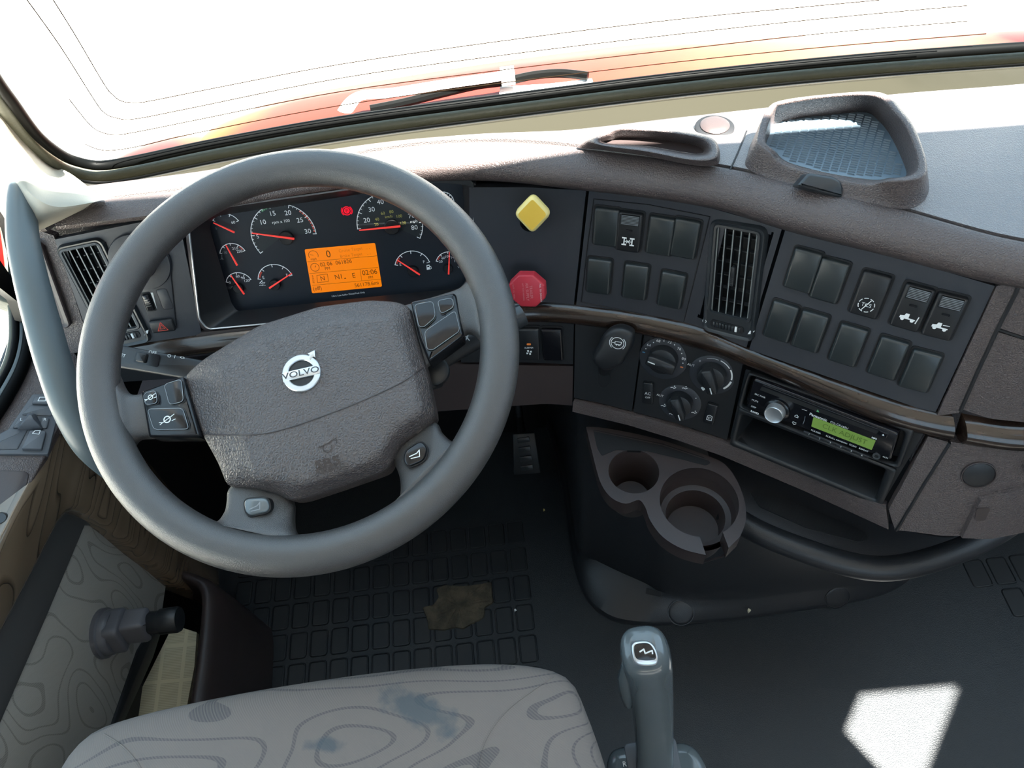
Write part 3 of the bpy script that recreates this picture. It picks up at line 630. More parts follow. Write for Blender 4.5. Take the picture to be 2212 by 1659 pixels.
def sym_truck(m, F, y0, k):
    m.prism([(-.0078, y0 - .0010), (-.0075, y0 + .0010), (-.0040, y0 + .0016), (-.0030, y0 + .0042), (.0004, y0 + .0042), (.0006, y0 - .0004), (.0070, y0 - .0006), (.0070, y0 - .0018), (-.0078, y0 - .0018)], .0064, .0070, F, white_i)
    for x in (-.0048, .0044): m.prism(circ(x, y0 - .0022, .0018, 16), .0064, .0072, F, white_i)
    if k: m.line(F, [(.0018, y0 + .0024), (.0075, y0 + .0030)], .0008, white_i, .0072)
    else: m.line(F, [(.0082, y0 - .004), (.0092, y0 + .0035)], .0010, white_i, .0072)
def rocker_thing(cpx, label, sym, guard=True, group=None):
    F = sw_px(*cpx); t = thing('rocker_switch', label, 'switch', F, group)
    m = MB(); m.prism(rpoly(rect(0, 0, SW + .0038, SH + .006), .0045), -.004, .0006, F, void); m.build('socket', t)
    m = MB(); o = rpoly(rect(0, 0, SW * .98, SH * 1.04), .0035); m.prism(o, -.002, .0068, F, black, .0022); s = m.build('rocker', t)
    if guard:
        m = MB(); m.prism(rect(0, SH * .36, SW * .72, SH * .26), .006, .0098, F, black, .0008)
        for i in range(7): m.line(F, [(-SW * .33, SH * .27 + i * .0017), (SW * .33, SH * .27 + i * .0017)], .0006, greyprint, .0100)
        m.build('lock_slide', s)
        m = MB(); m.prism(rpoly(rect(0, SH * .08, .0075, .0024), .0011), .0064, .0071, F, gloss); m.build('indicator', s)
    m = MB(); sym(m, F, -SH * .22); tag(m.build('symbol', s), 'white printed symbol'); return t
rocker_thing((1361, 497), 'black rocker switch with white axle lock symbol in the upper left group', sym_axle)
rocker_thing((1881, 633), 'black rocker switch with crossed out TCS symbol on the right panel', sym_tcs, False)
rocker_thing((1971, 660), 'black rocker switch with truck and upright bar symbol', lambda m, F, y: sym_truck(m, F, y, 0))
rocker_thing((2040, 679), 'black rocker switch with truck and tilted line symbol, at the right panel edge', lambda m, F, y: sym_truck(m, F, y, 1))
# sleeper fan and blank in the lower panel
for (q, lab, fan) in (([(1120, 704), (1166, 704), (1166, 772), (1120, 772)], 'black sleeper fan switch with orange light, half behind the wheel rim', 1), ([(1172, 705), (1216, 706), (1217, 773), (1173, 772)], 'blank switch cover beside the sleeper fan switch in the lower panel', 0)):
    F = gL.quad(*q, .002); t = thing('rocker_switch' if fan else 'blank_switch_cover', lab, 'switch' if fan else 'switch blank', F, None if fan else GB)
    m = MB(); m.prism(rpoly(rect(0, 0, F.w + .003, F.h + .004), .004), -.003, .0004, F, void); m.build('socket', t)
    m = MB(); m.prism(rpoly(rect(0, 0, F.w, F.h), .003), -.002, .0062, F, gloss if not fan else black, .002); s = m.build('rocker' if fan else 'cover', t)
    if fan:
        m = MB(); m.prism(rpoly(rect(0, .002, .0055, .0026), .0012), .0055, .0068, F, amber); m.build('indicator', s)
        m = MB(); m.text('SLEEPER', F, 0, -.0035, .0023, white_i, h=.0066)
        for i in range(4):
            a = i * pi / 2 + .4; m.prism([(cos(a + d) * r + 0, -.0110 + sin(a + d) * r) for r, d in ((.0008, 0), (.0036, -.35), (.0042, .25), (.0030, .6))], .0060, .0066, F, white_i)
        m.build('symbol', s)

# ------------------------------------------------------------------ air vents
def vent(F, label, W, H, ivx, ivy, iw, ih, wheel, nsl=5, nh=6):
    t = thing('air_vent', label, 'air vent', F)
    m = MB(); o = rpoly(rect(0, 0, W, H), .010); i = rpoly(rect(ivx, ivy, iw, ih), .003)
    m.plate(o, [i], -.003, .0035, F, frame_m)
    def ringset(sets): m.rings([[F.M @ V((*p, h)) for p in s] for s, h in sets], frame_m)
    ringset([(inset(o, -.0015), -.002), (o, .0035), (inset(o, .001), .005), (inset(o, .003), .0048), (inset(o, .0045), .0035)])
    i2 = inset(i, -.0045)
    ringset([(i2, .0035), (inset(i, -.0035), .0052), (inset(i, -.001), .0052), (i, .003), (i, -.03)])
    m.build('housing', t, 50)
    m = MB(); m.prism(i, -.031, -.030, F, void); m.build('duct', t)
    for k in range(nh):
        y = ivy - ih / 2 + ih * (k + .7) / (nh + .4); m = MB(); m.prism(rect(ivx, y, iw, .0012), -.012, -.006, F, slat_m); m.build('cross_slat', t)
    for k in range(nsl + 1):
        x = ivx - iw / 2 + iw * k / nsl; m = MB(); m.prism(rect(min(max(x, ivx - iw / 2 + .0006), ivx + iw / 2 - .0006), ivy, .0014, ih), -.0035, .0028, F, slat_b, 0, 0, slat_l); m.build('slat', t)
    m = MB(); m.prism(rpoly(rect(ivx, ivy - ih * .02, .0045, .024), .002), .001, .007, F, black, .001)
    for k in range(5): m.line(F, [(ivx - .0018, ivy - .012 + k * .0022), (ivx + .0018, ivy - .012 + k * .0022)], .0006, slat_m, .0073)
    m.build('direction_tab', t)
    if wheel:
        y = -H / 2 + .0135; m = MB(); m.prism(rpoly(rect(-.001, y, .040, .0095), .004), .003, .0046, F, void)
        m.build('thumbwheel_slot', t); m = MB()
        for k in range(9): m.prism(rect(-.0165 + k * .0038, y, .0026, .0066), .003, .0072 - abs(k - 4) * .0003, F, frame_m if k != 7 else white_i, .0004)
        m.build('thumbwheel', t)
        m = MB(); m.arc(F, -.0285, y, .0018, .0025, 0, 2 * pi, white_i, .0045); m.prism([(.024, y - .003), (.026, y + .002), (.0315, y + .003), (.029, y - .001)], .003, .0045, F, white_i); m.build('symbol', t)
    return t
F = gF.quad((1562, 477), (1681, 492), (1612, 735), (1497, 700), .001)
vent(F, 'tall slatted air vent between the two switch groups with thumbwheel below', F.w * .98, F.h * .99, .0, F.h * .075, F.w * .70, F.h * .73, True)
F = gF.quad((136, 523), (236, 510), (318, 735), (222, 762), .001)
vent(F, 'tall slatted air vent at the left end of the dashboard behind the grab handle', F.w * .98, F.h * .98, -.001, F.h * .06, F.w * .74, F.h * .76, True)
# side demister grille in the left end of the dash
q = [(78, 522), (98, 524), (146, 700), (128, 708)]
F = Fr(V((-.532, .70, .78)), (.85, -.52, 0), (-.25, -.93, .2))
m = MB(); patch(m, px((20, 485), (60, 492), (114, 510)), px((120, 768), (160, 764), (198, 758)), gF, -.002, brown, 40, 60, hole=[(76, 533), (96, 533), (139, 694), (115, 698)]); m.build('end_panel', dash)
F = gF.quad((66, 523), (103, 523), (147, 704), (110, 708), .001)
t = thing('side_demister_vent', 'narrow brown louvred vent at the dash end half hidden by the grab handle', 'air vent', F)
m = MB(); o = rpoly(rect(0, 0, F.w, F.h), .008); i = rpoly(rect(-.002, 0, F.w - .014, F.h - .016), .004); m.plate(o, [i], -.002, .003, F, brown_dark); m.rings([[F.M @ V((*p, h)) for p in s] for s, h in ((o, .003), (inset(o, .0012), .0042), (inset(o, .003), .004), (i, .002), (i, -.02))], brown_dark); m.build('housing', t, 50)
m = MB(); m.prism(i, -.021, -.020, F, void); m.build('duct', t)
for k in range(9): m = MB(); m.prism(rect(-.002, -F.h / 2 + .014 + k * (F.h - .026) / 8.5, F.w - .014, .0016), -.012, .001, F, slat_m); m.build('slat', t)

# ------------------------------------------------------------------ left fascia: light switch panel, dimmer, hazard
F = gF.fr(332, 640, 362, 636, .0014)
t = thing('light_control_panel', 'slate light control panel with headlight knob and dimmer wheel behind the wheel rim', 'control panel', F)
m = MB(); q = [(300, 648), (300, 560), (366, 552), (384, 695), (386, 714), (332, 718)]; q = [(276, 560), (365, 548), (381, 706), (332, 716)]
lc = F.locs(q); lc = rpoly(lc, .003); m.prism(inset(lc, -.0006), -.001, .0002, F, void); m.prism(lc, -.001, .0012, F, panelm, .0004); m.build('plate', t)
c = F.loc(303, 565); m = MB(); m.rev([(.036, .0012), (.035, .004), (.030, .0045)], F, panelm, *c); m.rev([(.020, .004), (.019, .020), (.016, .022)], F, black, *c); m.prism(rect(c[0], c[1], .034, .007), .02, .030, F, black, .002); m.build('headlight_knob', t)
c = F.loc(322, 651); m = MB(); m.prism(rpoly(rect(c[0], c[1], .0125, .026), .003), .0010, .0016, F, void); m.prism(rpoly(rect(c[0], c[1], .0085, .022), .002), .001, .005, F, gloss, .0012)
for k in range(4): m.line(F, [(c[0] - .003, c[1] - .004 + k * .003), (c[0] + .003, c[1] - .004 + k * .003)], .0007, slat_m, .0053)
m.build('dimmer_wheel', t)
m = MB(); a, b, d = F.loc(326, 631), F.loc(331, 631), F.loc(340, 667); m.prism([a, b, d], .001, .0016, F, white_i); c = F.loc(313, 620); m.arc(F, *c, .0016, .0024, 0, 2 * pi, white_i, .0016); m.build('symbol', t)
c = F.loc(357, 645); m = MB(); o = rpoly(rect(c[0], c[1], .0125, .027), .004); m.prism(inset(o, -.0008), .0008, .0013, F, void); m.prism(o, .001, .0016, F, panelm, .0003); m.build('blank_cover', t)
F = gF.quad((324, 690), (376, 684), (381, 710), (332, 716), .003)
t = thing('hazard_button', 'black hazard warning button with red triangle on the left fascia', 'button', F)
m = MB(); m.prism(rpoly(rect(0, 0, F.w, F.h), .003), -.002, .004, F, black, .0016); m.build('button', t)
m = MB()
for s, w in ((1, .0008), (.5, .0006)): m.line(F, [(-.0062 * s, -.0045 * s - .0008), (.0062 * s, -.0045 * s - .0008), (0, .0058 * s)], w, redp, .0043, True)
tag(m.build('symbol', t), 'red triangle symbol')

# ------------------------------------------------------------------ air brake valves
F = gF.fr(1150, 464, 1190, 464, .032)
t = thing('parking_brake_valve', 'yellow diamond shaped push pull knob on the flat black panel', 'valve knob', F)
p4 = [F.loc(*q) for q in ((1150, 420), (1191, 464), (1149, 508), (1108, 464))]
m = MB(); o = rpoly(p4, .008, 6); m.prism(o, -.007, .0, F, knobyr, .0035, m2=knoby); m.build('knob', t)
m = MB(); m.rev([(.011, -.034), (.011, -.010)], F, black, cap=False); m.build('stem', t)
F = gF.fr(1148, 602, 1188, 602, .032)
t = thing('trailer_air_valve', 'red octagonal knob with engraved lettering below the yellow diamond', 'valve knob', F)
r = .0235; o = rpoly(circ(0, 0, r, 8, pi / 8), .0012, 2)
m = MB(); m.prism(o, -.012, .0, F, knobr, .002); m.build('knob', t)
m = MB(); m.rev([(.011, -.034), (.011, -.012)], F, black, cap=False); m.build('stem', t)
m = MB()
for i, s in enumerate(('TRAILER', 'AIR SUPPLY', 'NOT FOR PARKING')): m.text(s, F, .0050 - i * .0048, .0, .0034 if i < 2 else .0019, knobrt, -pi / 2)
m.text('PULL  TO  EVACUATE', F, .0165, -.001, .0018, white_i, -pi / 2 - .0); m.text('PUSH  TO  SUPPLY', F, -.0160, .001, .0018, knobrt, pi / 2)
tag(m.build('engraving', t), 'faded pale engraved lettering')

# ------------------------------------------------------------------ trailer brake lever
F = gL.fr(1330, 745, 1360, 750, .030)
t = thing('trailer_brake_lever', 'black paddle lever with round trailer symbol hanging below the wood trim', 'lever', F)
o = F.locs([p[:2] for p in catmull([(1312, 714, 0), (1335, 706, 0), (1360, 712, 0), (1371, 724, 0), (1368, 745, 0), (1356, 766, 0), (1345, 785, 0), (1325, 797, 0), (1312, 800, 0), (1300, 797, 0), (1283, 782, 0), (1280, 765, 0), (1292, 745, 0), (1300, 728, 0)], 4, True)])
m = MB(); m.prism(o, -.012, .006, F, black, .007, -.002); m.build('paddle', t, 60)
m = MB(); a = F.loc(1310, 790, -.02); m.tube([F.M @ V((a[0], a[1] + .02, -.006)), F.M @ V((a[0] - .001, a[1] - .004, -.016)), F.M @ V((a[0] - .002, a[1] - .012, -.034))], .0085, black, seg=12); m.build('stem', t)
G = gL.fr(1303, 815, 1333, 820, .0008)
m = MB(); o = G.locs([(1292, 795), (1318, 797), (1317, 828), (1305, 837), (1293, 830)]); m.prism(rpoly(o, .006), -.001, .0022, G, void); m.build('slot', t)
m = MB(); c = F.loc(1334, 741, .006); m.arc(F, *c, .0074, .0082, 0, 2 * pi, white_i, .0064)
for s in (0, pi): m.arc(F, *c, .0094, .0102, s - .8, s + .8, white_i, .0064)
m.line(F, [(c[0] - .0065, c[1]), (c[0] - .003, c[1])], .0007, white_i, .0064); m.line(F, [(c[0] - .003, c[1] - .0018), (c[0] - .003, c[1] + .002), (c[0] + .005, c[1] + .002), (c[0] + .004, c[1] - .0018)], .0008, white_i, .0064, True)
for x in (-.001, .002): m.prism(circ(c[0] + x, c[1] - .0024, .0010, 10), .005, .0065, F, white_i)
m.build('symbol', t)

# ------------------------------------------------------------------ climate controls
clu = thing('climate_control_unit', 'black climate control unit with three round knobs between the brake lever and the radio', 'climate control', gL.P(1480, 830, .001))
ctl.parent = clu; ctl.name = 'faceplate'; ctl.location = dash.location - clu.location
def knob(cp, name, label, R, rot, labs, extra=None, base=.0):
    F = gL.fr(cp[0], cp[1], cp[0] + 30, cp[1] + 9, .0018); F = Fr(F.o, F.u, F.n)
    m = MB(); m.rev([(R * 1.62, -.001), (R * 1.62, .0006), (R * 1.55, .0012), (R * 1.05, .0012)], F, panelm, 0, -.002)
    m.rev([(R, .001), (R * .98, .010), (R * .93, .0125), (R * .80, .0135)], F, black); t = tag(m.build('knob', clu), label)
    M = F.M @ Matrix.Rotation(rot, 4, 'Z'); m = MB()
    g = rpoly([(-R * .98, -R * .34), (-R * .6, -R * .42), (R * .6, -R * .42), (R * .98, -R * .34), (R * .98, R * .34), (R * .6, R * .42), (-R * .6, R * .42), (-R * .98, R * .34)], .002)
    m.prism(g, .012, .0225, M, black, .0022); m.prism(rect(-R * .62, 0, R * .5, .0012), .0222, .0231, M, white_i); m.build('grip', t)
    m = MB()
    for (s, a, rr, sz, mt) in labs:
        x, y = R * rr * cos(a), R * rr * sin(a)
        if s == '.': m.prism(circ(x, y, .0007, 8), .001, .0016, F, mt)
        elif s == '-': m.prism(rect(x, y, .0036, .0014), .001, .0016, F, mt)
        else: m.text(s, F, x, y, sz, mt, h=.0018)
    if extra: extra(m, F, R)
    m.build('scale', t); return t
blue_p = mat('blue_print', (.08, .25, .42), .5); orange_p = mat('orange_print', (.6, .16, .05), .5)
D = radians
knob((1434, 770), 'k', 'temperature knob with numbers 64 to 80, the upper left of the three', .0185, D(-7), [('64', D(150), 1.32, .0036, white_i), ('.', D(133), 1.3, 0, white_i), ('68', D(117), 1.32, .0036, white_i), ('.', D(101), 1.3, 0, white_i), ('72', D(84), 1.32, .0036, white_i), ('.', D(68), 1.3, 0, white_i), ('76', D(50), 1.32, .0036, white_i), ('.', D(33), 1.3, 0, white_i), ('80', D(15), 1.36, .0036, white_i), ('.', D(0), 1.34, 0, white_i), ('.', D(166), 1.32, 0, white_i), ('-', D(180), 1.36, 0, blue_p), ('-', D(-14), 1.38, 0, orange_p)])
def fanx(m, F, R):
    for i in range(4):
        a0 = D(118 - i * 42); m.arc(F, 0, 0, R * (1.30 - .0 * i), R * (1.33 + .035 * i), a0, a0 - D(36), white_i, .0018, 10)
    for i in range(4): a = i * pi / 2; m.prism(circ(-R * .35 + .0018 * cos(a), -R * 1.42 + .0018 * sin(a), .0014, 8), .001, .0017, F, white_i)
knob((1540, 805), 'k', 'fan speed knob with a thickening white arc, nearest the radio', .0175, D(115), [('0', D(142), 1.32, .0026, white_i), ('AUT', D(170), 1.60, .0032, white_i)], fanx)
def airx(m, F, R):
    for a in (125, 88, -25, -105, -145):
        x, y = R * 1.38 * cos(D(a)), R * 1.38 * sin(D(a)); m.line(F, [(x - .003, y - .001), (x - .001, y), (x + .001, y - .001), (x + .003, y + .001)], .0010, white_i, .0018); m.prism(circ(x + .001, y + .0022, .0008, 8), .001, .0017, F, white_i)
knob((1470, 865), 'k', 'air direction knob, the lower of the three climate knobs', .0165, D(118), [('AUT', D(178), 1.60, .0032, white_i), ('.', D(35), 1.3, 0, white_i), ('.', D(-62), 1.3, 0, white_i)], airx)
for (q, lab, k) in (([(1392, 822), (1413, 825), (1411, 870), (1389, 867)], 'narrow AC OFF button at the left edge of the climate panel', 0), ([(1528, 866), (1549, 872), (1545, 914), (1523, 908)], 'narrow recirculation button at the right edge of the climate panel', 1)):
    F = gL.quad(*q, .0018)
    m = MB(); o = rpoly(rect(0, 0, F.w, F.h), .002); m.prism(inset(o, -.0009), -.001, .0006, F, void); m.prism(o, 0, .0036, F, black, .001); t = tag(m.build('button', clu), lab)
    m = MB()
    if k: m.line(F, [(-.003, -.009), (-.003, -.003), (-.001, -.001), (.003, -.002), (.003, -.009)], .0008, white_i, .004, True); m.arc(F, 0, -.0055, .0011, .0018, .5, 5.5, white_i, .004)
    else: m.text('AC', F, 0, .0005, .0042, white_i, h=.004); m.text('OFF', F, 0, -.0056, .0026, white_i, h=.004)
    m.build('symbol', t)

# ------------------------------------------------------------------ radio bay
FR = gL.quad((1611, 797), (1996, 935), (1904, 1090), (1577, 945), .002)
t = thing('radio_bay', 'black housing under the wood trim holding the car radio and an open storage bin', 'housing', FR)
def rr_(x, y): return (1590 + x * .20492, 780 + y * .20495)
Lq = lambda pts, h=0: FR.locs([rr_(*p) for p in pts], h)
outer = FR.locs([(1611, 797), (1996, 935), (1904, 1090), (1577, 945)])
binq = Lq([(72, 545), (1590, 1128), (1476, 1446), (0, 838)]); rad = Lq([(165, 128), (1800, 722), (1690, 1075), (70, 470)])
m = MB(); m.plate(rpoly(outer, .002), [rpoly(binq, .004), rpoly(rad, .006)], -.010, .0, FR, black); m.build('faceplate', t)
m = MB(); bo = rpoly(Lq([(40, 470), (1700, 1130), (1540, 1522), (-62, 868)]), .004); bi = rpoly(binq, .004)
m.rings([[FR.M @ V((*p, h)) for p in s] for s, h in ((bo, -.001), (bo, .003), (inset(bo, .002), .0045), (inset(bi, -.002), .0042), (bi, .002), ([tuple(V(p) * .93) for p in bi] and inset(bi, .004), -.085))], black, cap1=True); m.build('storage_bin', t, 50)
ro = rpoly(Lq([(140, 92), (1893, 702), (1735, 1118), (16, 462)]), .006)
m = MB(); ri = rpoly(rad, .006); m.rings([[FR.M @ V((*p, h)) for p in s] for s, h in ((ro, -.001), (ro, .004), (inset(ro, .002), .006), (inset(ri, -.002), .006), (ri, .004), (ri, -.012))], black, cap1=True); m.build('radio_surround', t, 50)
G = FR.up(.006)
t = thing('car_radio', 'black car radio with silver volume knob and green display', 'radio', G)
R2 = lambda *pts: G.locs([rr_(*p) for p in pts])
face = rpoly(R2((205, 165), (1722, 745), (1640, 1030), (112, 472)), .004); m = MB(); m.prism(face, -.016, .004, G, gloss, .0015); m.build('body', t)
m = MB(); m.prism(R2((285, 250), (1515, 715), (1490, 745), (265, 285)), .0030, .0046, G, void); m.line(G, R2((300, 232), (1500, 690)), .0006, slat_m, .005); m.build('disc_slot', t)
m = MB(); m.prism(rpoly(R2((1525, 705), (1620, 742), (1600, 785), (1505, 750)), .001), .003, .0055, G, gloss, .0005); m.prism(R2((1550, 752), (1575, 762), (1566, 742)), .005, .0058, G, white_i); m.build('eject_button', t)
H = G.up(.0046)
kx, ky = G.loc(*rr_(440, 500)); m = MB(); m.rev([(.0150, .003), (.0150, .0055), (.0135, .0065)], G, gloss, kx, ky); m.rev([(.0115, .006), (.0112, .0155), (.0104, .0165)], G, silver, kx, ky, cap=False); m.rev([(.0104, .0165), (.0090, .0158), (.0001, .0158)], G, silver, kx, ky); m.build('volume_knob', t)
m = MB(); m.prism(rpoly(R2((828, 570), (1482, 818), (1440, 915), (805, 668)), .0008), .003, .0046, G, lcd_g)
def rt(s, x, y, sz, mt=white_i, mm=None, sx=1., bold=0): c = G.loc(*rr_(x, y)); (mm or m).text(s, G, *c, sz, mt, h=.0052, sx=sx, bold=bold)
def rot_u():                                 # lettering runs along the radio
    return 0
rt('CLK ADJUST', 1155, 745, .0062, lcd_gt, sx=1.02); m.build('display', t)
m = MB(); rt('Panasonic', 880, 568, .0036, white_i, bold=.00008, sx=1.0); rt('CQ-CX160U', 1100, 652, .0026); rt('SRC PWR', 268, 345, .0022); rt('MUTE', 215, 397, .0022); rt('DISP', 200, 462, .0022); rt('BAND', 212, 520, .0026, bold=.0001); rt('MP3', 1468, 790, .0022, bold=.0001); rt('AUX', 1585, 990, .0020)
rt('FOLDER', 855, 722, .0022); rt('SCROLL', 1010, 782, .0022); rt('RANDOM', 1126, 826, .0020); rt('SCAN', 1243, 868, .0022); rt('REPEAT', 1357, 912, .0022)
for (x, y, s) in ((655, 552, 1), (625, 638, -1)): c = G.loc(*rr_(x, y)); m.line(G, [(c[0] - .0022, c[1] - .001 * s), (c[0], c[1] + .001 * s), (c[0] + .0022, c[1] - .001 * s)], .0007, white_i, .0052); m.line(G, [(c[0] - .002, c[1] - .0024 * s), (c[0] + .002, c[1] - .0024 * s)], .0007, white_i, .0052)
m.prism(R2((858, 510), (888, 518), (875, 488)), .004, .005, G, green_p); m.line(G, R2((710, 485), (760, 500)), .0004, white_i, .0052); m.line(G, R2((742, 560), (735, 600), (720, 640)), .0005, greyprint, .0052); m.build('lettering', t)
for i in range(6):
    c = G.loc(*rr_(785 + i * 111, 745 + i * 44)); m = MB(); m.prism(rpoly([(c[0] - .0075, c[1] - .0018), (c[0] + .0065, c[1] - .0018), (c[0] + .0082, c[1] + .0018), (c[0] - .0065, c[1] + .0018)], .0006), .003, .0056, G, black, .0005); m.text(str(i + 1), G, c[0], c[1], .0024, white_i, h=.0058); m.build('preset_button', t)
c = G.loc(*rr_(1490, 980)); m = MB(); m.rev([(.0042, .0036), (.0040, .0052), (.0022, .0052), (.0020, .003)], G, slat_m, *c); m.rev([(.002, .0042), (.001, .0042)], G, void, *c); m.build('aux_socket', t)

# ------------------------------------------------------------------ steering wheel
WK = .86
WC, WN = EYE + (V((-.2283, .5629, .7654)) - EYE) * WK, V((0, -.3936, .9193)).normalized()
F0 = Fr(WC, (1, 0, 0), WN); FWh = Fr(WC, F0.hit(1066, 690, -.012) - F0.hit(230, 880, -.012), WN)
sw = thing('steering_wheel', 'large grey brown leather steering wheel with padded airbag hub', 'steering wheel', FWh)
RR, rr0 = .2215 * WK, .0215 * WK
m = MB(); m.tube([FWh.M @ V((RR * cos(a), RR * sin(a), 0)) for a in [2 * pi * i / 160 for i in range(160)]], rr0, rimm, True, 28); m.build('rim', sw, 80)
def spoke(name, pairs, th0, par, k=.45):
    m = MB(); rows = []; seg = 24
    P = catmull([(*FWh.hit(a[0], a[1], h * WK), *FWh.hit(b[0], b[1], h * WK), th * WK) for a, b, h, th in pairs], 5)
    for q in P:
        a, b, th = V(q[:3]), V(q[3:6]), q[6]; c = (a + b) / 2; hx = (b - a) / 2; r = []
        for i in range(seg):
            t = 2 * pi * i / seg; ct, st = cos(t), sin(t); r.append(c + hx * (abs(ct) ** k * (1 if ct > 0 else -1)) + WN * th * (abs(st) ** .8 * (1 if st > 0 else -1)))
        rows.append(r)
    m.rings(rows, rimm, True, True, True); return m.build(name, par, 80)
LL = [((530, 1020), (620, 1050), -.030, .010), ((496, 1058), (636, 1088), -.026, .012), ((492, 1085), (637, 1112), -.022, .0135), ((487, 1107), (637, 1132), -.017, .014), ((468, 1128), (642, 1152), -.011, .015), ((425, 1122), (668, 1176), -.007, .0135), ((370, 1105), (715, 1195), -.006, .0105), ((350, 1120), (725, 1215), -.004, .006)]
spoke('lower_spoke', LL, 0, sw)
LR = [((830, 960), (900, 900), -.030, .010), ((856, 1010), (943, 914), -.026, .012), ((866, 1045), (958, 938), -.021, .0135), ((862, 1085), (985, 957), -.014, .014), ((838, 1122), (1012, 946), -.009, .0130), ((785, 1158), (1036, 900), -.006, .0105), ((775, 1190), (1055, 880), -.004, .006)]
spoke('lower_spoke', LR, 0, sw)
UL = [((440, 795), (440, 942), -.028, .010), ((385, 822), (385, 946), -.025, .011), ((325, 846), (325, 948), -.020, .012), ((292, 854), (300, 951), -.015, .0135), ((268, 838), (285, 968), -.009, .015), ((250, 795), (280, 1002), -.006, .0115), ((235, 765), (264, 1025), -.005, .009), ((215, 765), (245, 1025), -.004, .005)]
spoke('side_spoke', UL, 0, sw)
UR = [((860, 665), (905, 810), -.028, .010), ((920, 648), (965, 757), -.024, .011), ((985, 628), (1000, 728), -.018, .012), ((1004, 614), (1018, 722), -.013, .0135), ((1020, 590), (1037, 738), -.008, .015), ((1030, 558), (1053, 780), -.006, .0115), ((1038, 535), (1070, 810), -.005, .009), ((1055, 535), (1090, 810), -.004, .005)]
spoke('side_spoke', UR, 0, sw)
# airbag cover
OB = [(398, 812), (440, 776), (560, 703), (690, 662), (800, 648), (862, 652), (888, 664), (903, 730), (922, 795), (944, 905), (905, 935), (868, 962), (850, 990), (840, 1017), (740, 1052), (652, 1081), (625, 1082), (598, 1066), (560, 1057), (490, 1051), (470, 1000), (437, 940), (412, 868)]
ob = rpoly(FWh.locs(OB, -.012), .006, 3); cx_, cy_ = FWh.loc(672, 862)
cen = V((cx_, cy_))
fac = rpoly(FWh.locs([(455, 800), (560, 730), (700, 690), (850, 680), (860, 700), (890, 800), (915, 890), (850, 930), (815, 990), (740, 1018), (650, 1048), (600, 1035), (545, 1040), (505, 930)], .012), .010, 3)
def ringmap(o, tgt, n=96):
    out = []
    for i in range(n):
        a = 2 * pi * i / n; best = None
        for p, q in zip(tgt, tgt[1:] + tgt[:1]):
            p = V(p) - cen; q = V(q) - cen; d = V((cos(a), sin(a))); e = q - p; den = d.x * e.y - d.y * e.x
            if abs(den) < 1e-12: continue
            t = (p.x * e.y - p.y * e.x) / den; s = (p.x * d.y - p.y * d.x) / den
            if t > 0 and -1e-6 <= s <= 1 + 1e-6: best = t if best is None else max(best, t)
        out.append((cen.x + cos(a) * best, cen.y + sin(a) * best))
    return out
A_ = ringmap(None, ob, 144); B_ = ringmap(None, fac, 144)
def mixr(a, b, t, s=1.): return [((p[0] * (1 - t) + q[0] * t - cen.x) * s + cen.x, (p[1] * (1 - t) + q[1] * t - cen.y) * s + cen.y) for p, q in zip(a, b)]
rows = [(mixr(A_, B_, 0), -.034), (mixr(A_, B_, 0), -.014), (mixr(A_, B_, .04), -.010), (mixr(A_, B_, .12), -.0075), (mixr(A_, B_, .5), -.0005), (mixr(A_, B_, .85), .0055), (mixr(A_, B_, 1.05), .0085), (mixr(A_, B_, 1, .93), .0105), (mixr(A_, B_, 1, .8), .0125), (mixr(A_, B_, 1, .6), .0142), (mixr(A_, B_, 1, .35), .0152), (mixr(A_, B_, 1, .12), .0156), (mixr(A_, B_, 1, .02), .0156)]
m = MB(); m.rings([[FWh.M @ V((*p, h)) for p in r] for r, h in rows], bagm, cap1=True); gB = Guide(m); ab = m.build('airbag_cover', sw, 50)
m = MB(); m.tube([gB.P(*p[:2], .0001) for p in catmull([(440, 939, 0), (520, 939, 0), (600, 931, 0), (740, 883, 0), (860, 830, 0), (914, 794, 0)], 8)], .0007, brown_dark, seg=6); m.build('tear_seam', ab)
m = MB(); Fq = gB.fr(710, 975, 730, 968, .0003); m.arc(Fq, 0, .0035, .0035, .0045, 2.4, 6.6, brown_dark, .0002); m.line(Fq, [(.003, .0075), (.010, .009), (.009, .0045)], .0008, brown_dark, .0003); m.line(Fq, [(-.008, .006), (.004, .007)], .0008, brown_dark, .0003)
Fq = gB.fr(708, 1000, 738, 992, .0004); m.text('SRS', Fq, 0, 0, .0078, brown_dark, sx=1.35, bold=.0002); Fq = gB.fr(714, 1014, 744, 1006, .0004); m.text('AIRBAG', Fq, 0, 0, .0048, brown_dark, sx=1.2)
m.build('embossed_lettering', ab)
Fe = gB.fr(652, 807, 690, 798, .0006); Fe = Fr(Fe.o, FWh.u, Fe.n).scaled(WK)
m = MB(); rO = .0205; 
def annul(m, F, r0, r1, h0, h1, mt, n=64): m.rings([[F.M @ V((r * cos(2 * pi * i / n), r * sin(2 * pi * i / n), h)) for i in range(n)] for r, h in ((r1, h0), (r1, h1 - .0008), (r1 - .0008, h1), (r0 + .0008, h1), (r0, h1 - .0008), (r0, h0))], mt)
annul(m, Fe, .0142, rO, -.001, .0024, silver); m.prism(rect(0, -.0005, .0400, .0100), 0, .0030, Fe, silver, .0006)
ar = radians(50); Ma = Fe.M @ Matrix.Rotation(ar, 4, 'Z'); m.prism([(.0165, -.0022), (.0215, -.0022), (.0215, -.0048), (.0285, .0), (.0215, .0048), (.0215, .0022), (.0165, .0022)], 0, .0026, Ma, silver, .0005)
m.text('VOLVO', Fe, 0, -.0005, .0066, slat_m, h=.0033, sx=1.28, bold=.0001); em = m.build('emblem', sw)
m = MB(); m.prism(circ(0, 0, .0150, 40), -.002, .0002, Fe, black); m.build('emblem_backing', em)
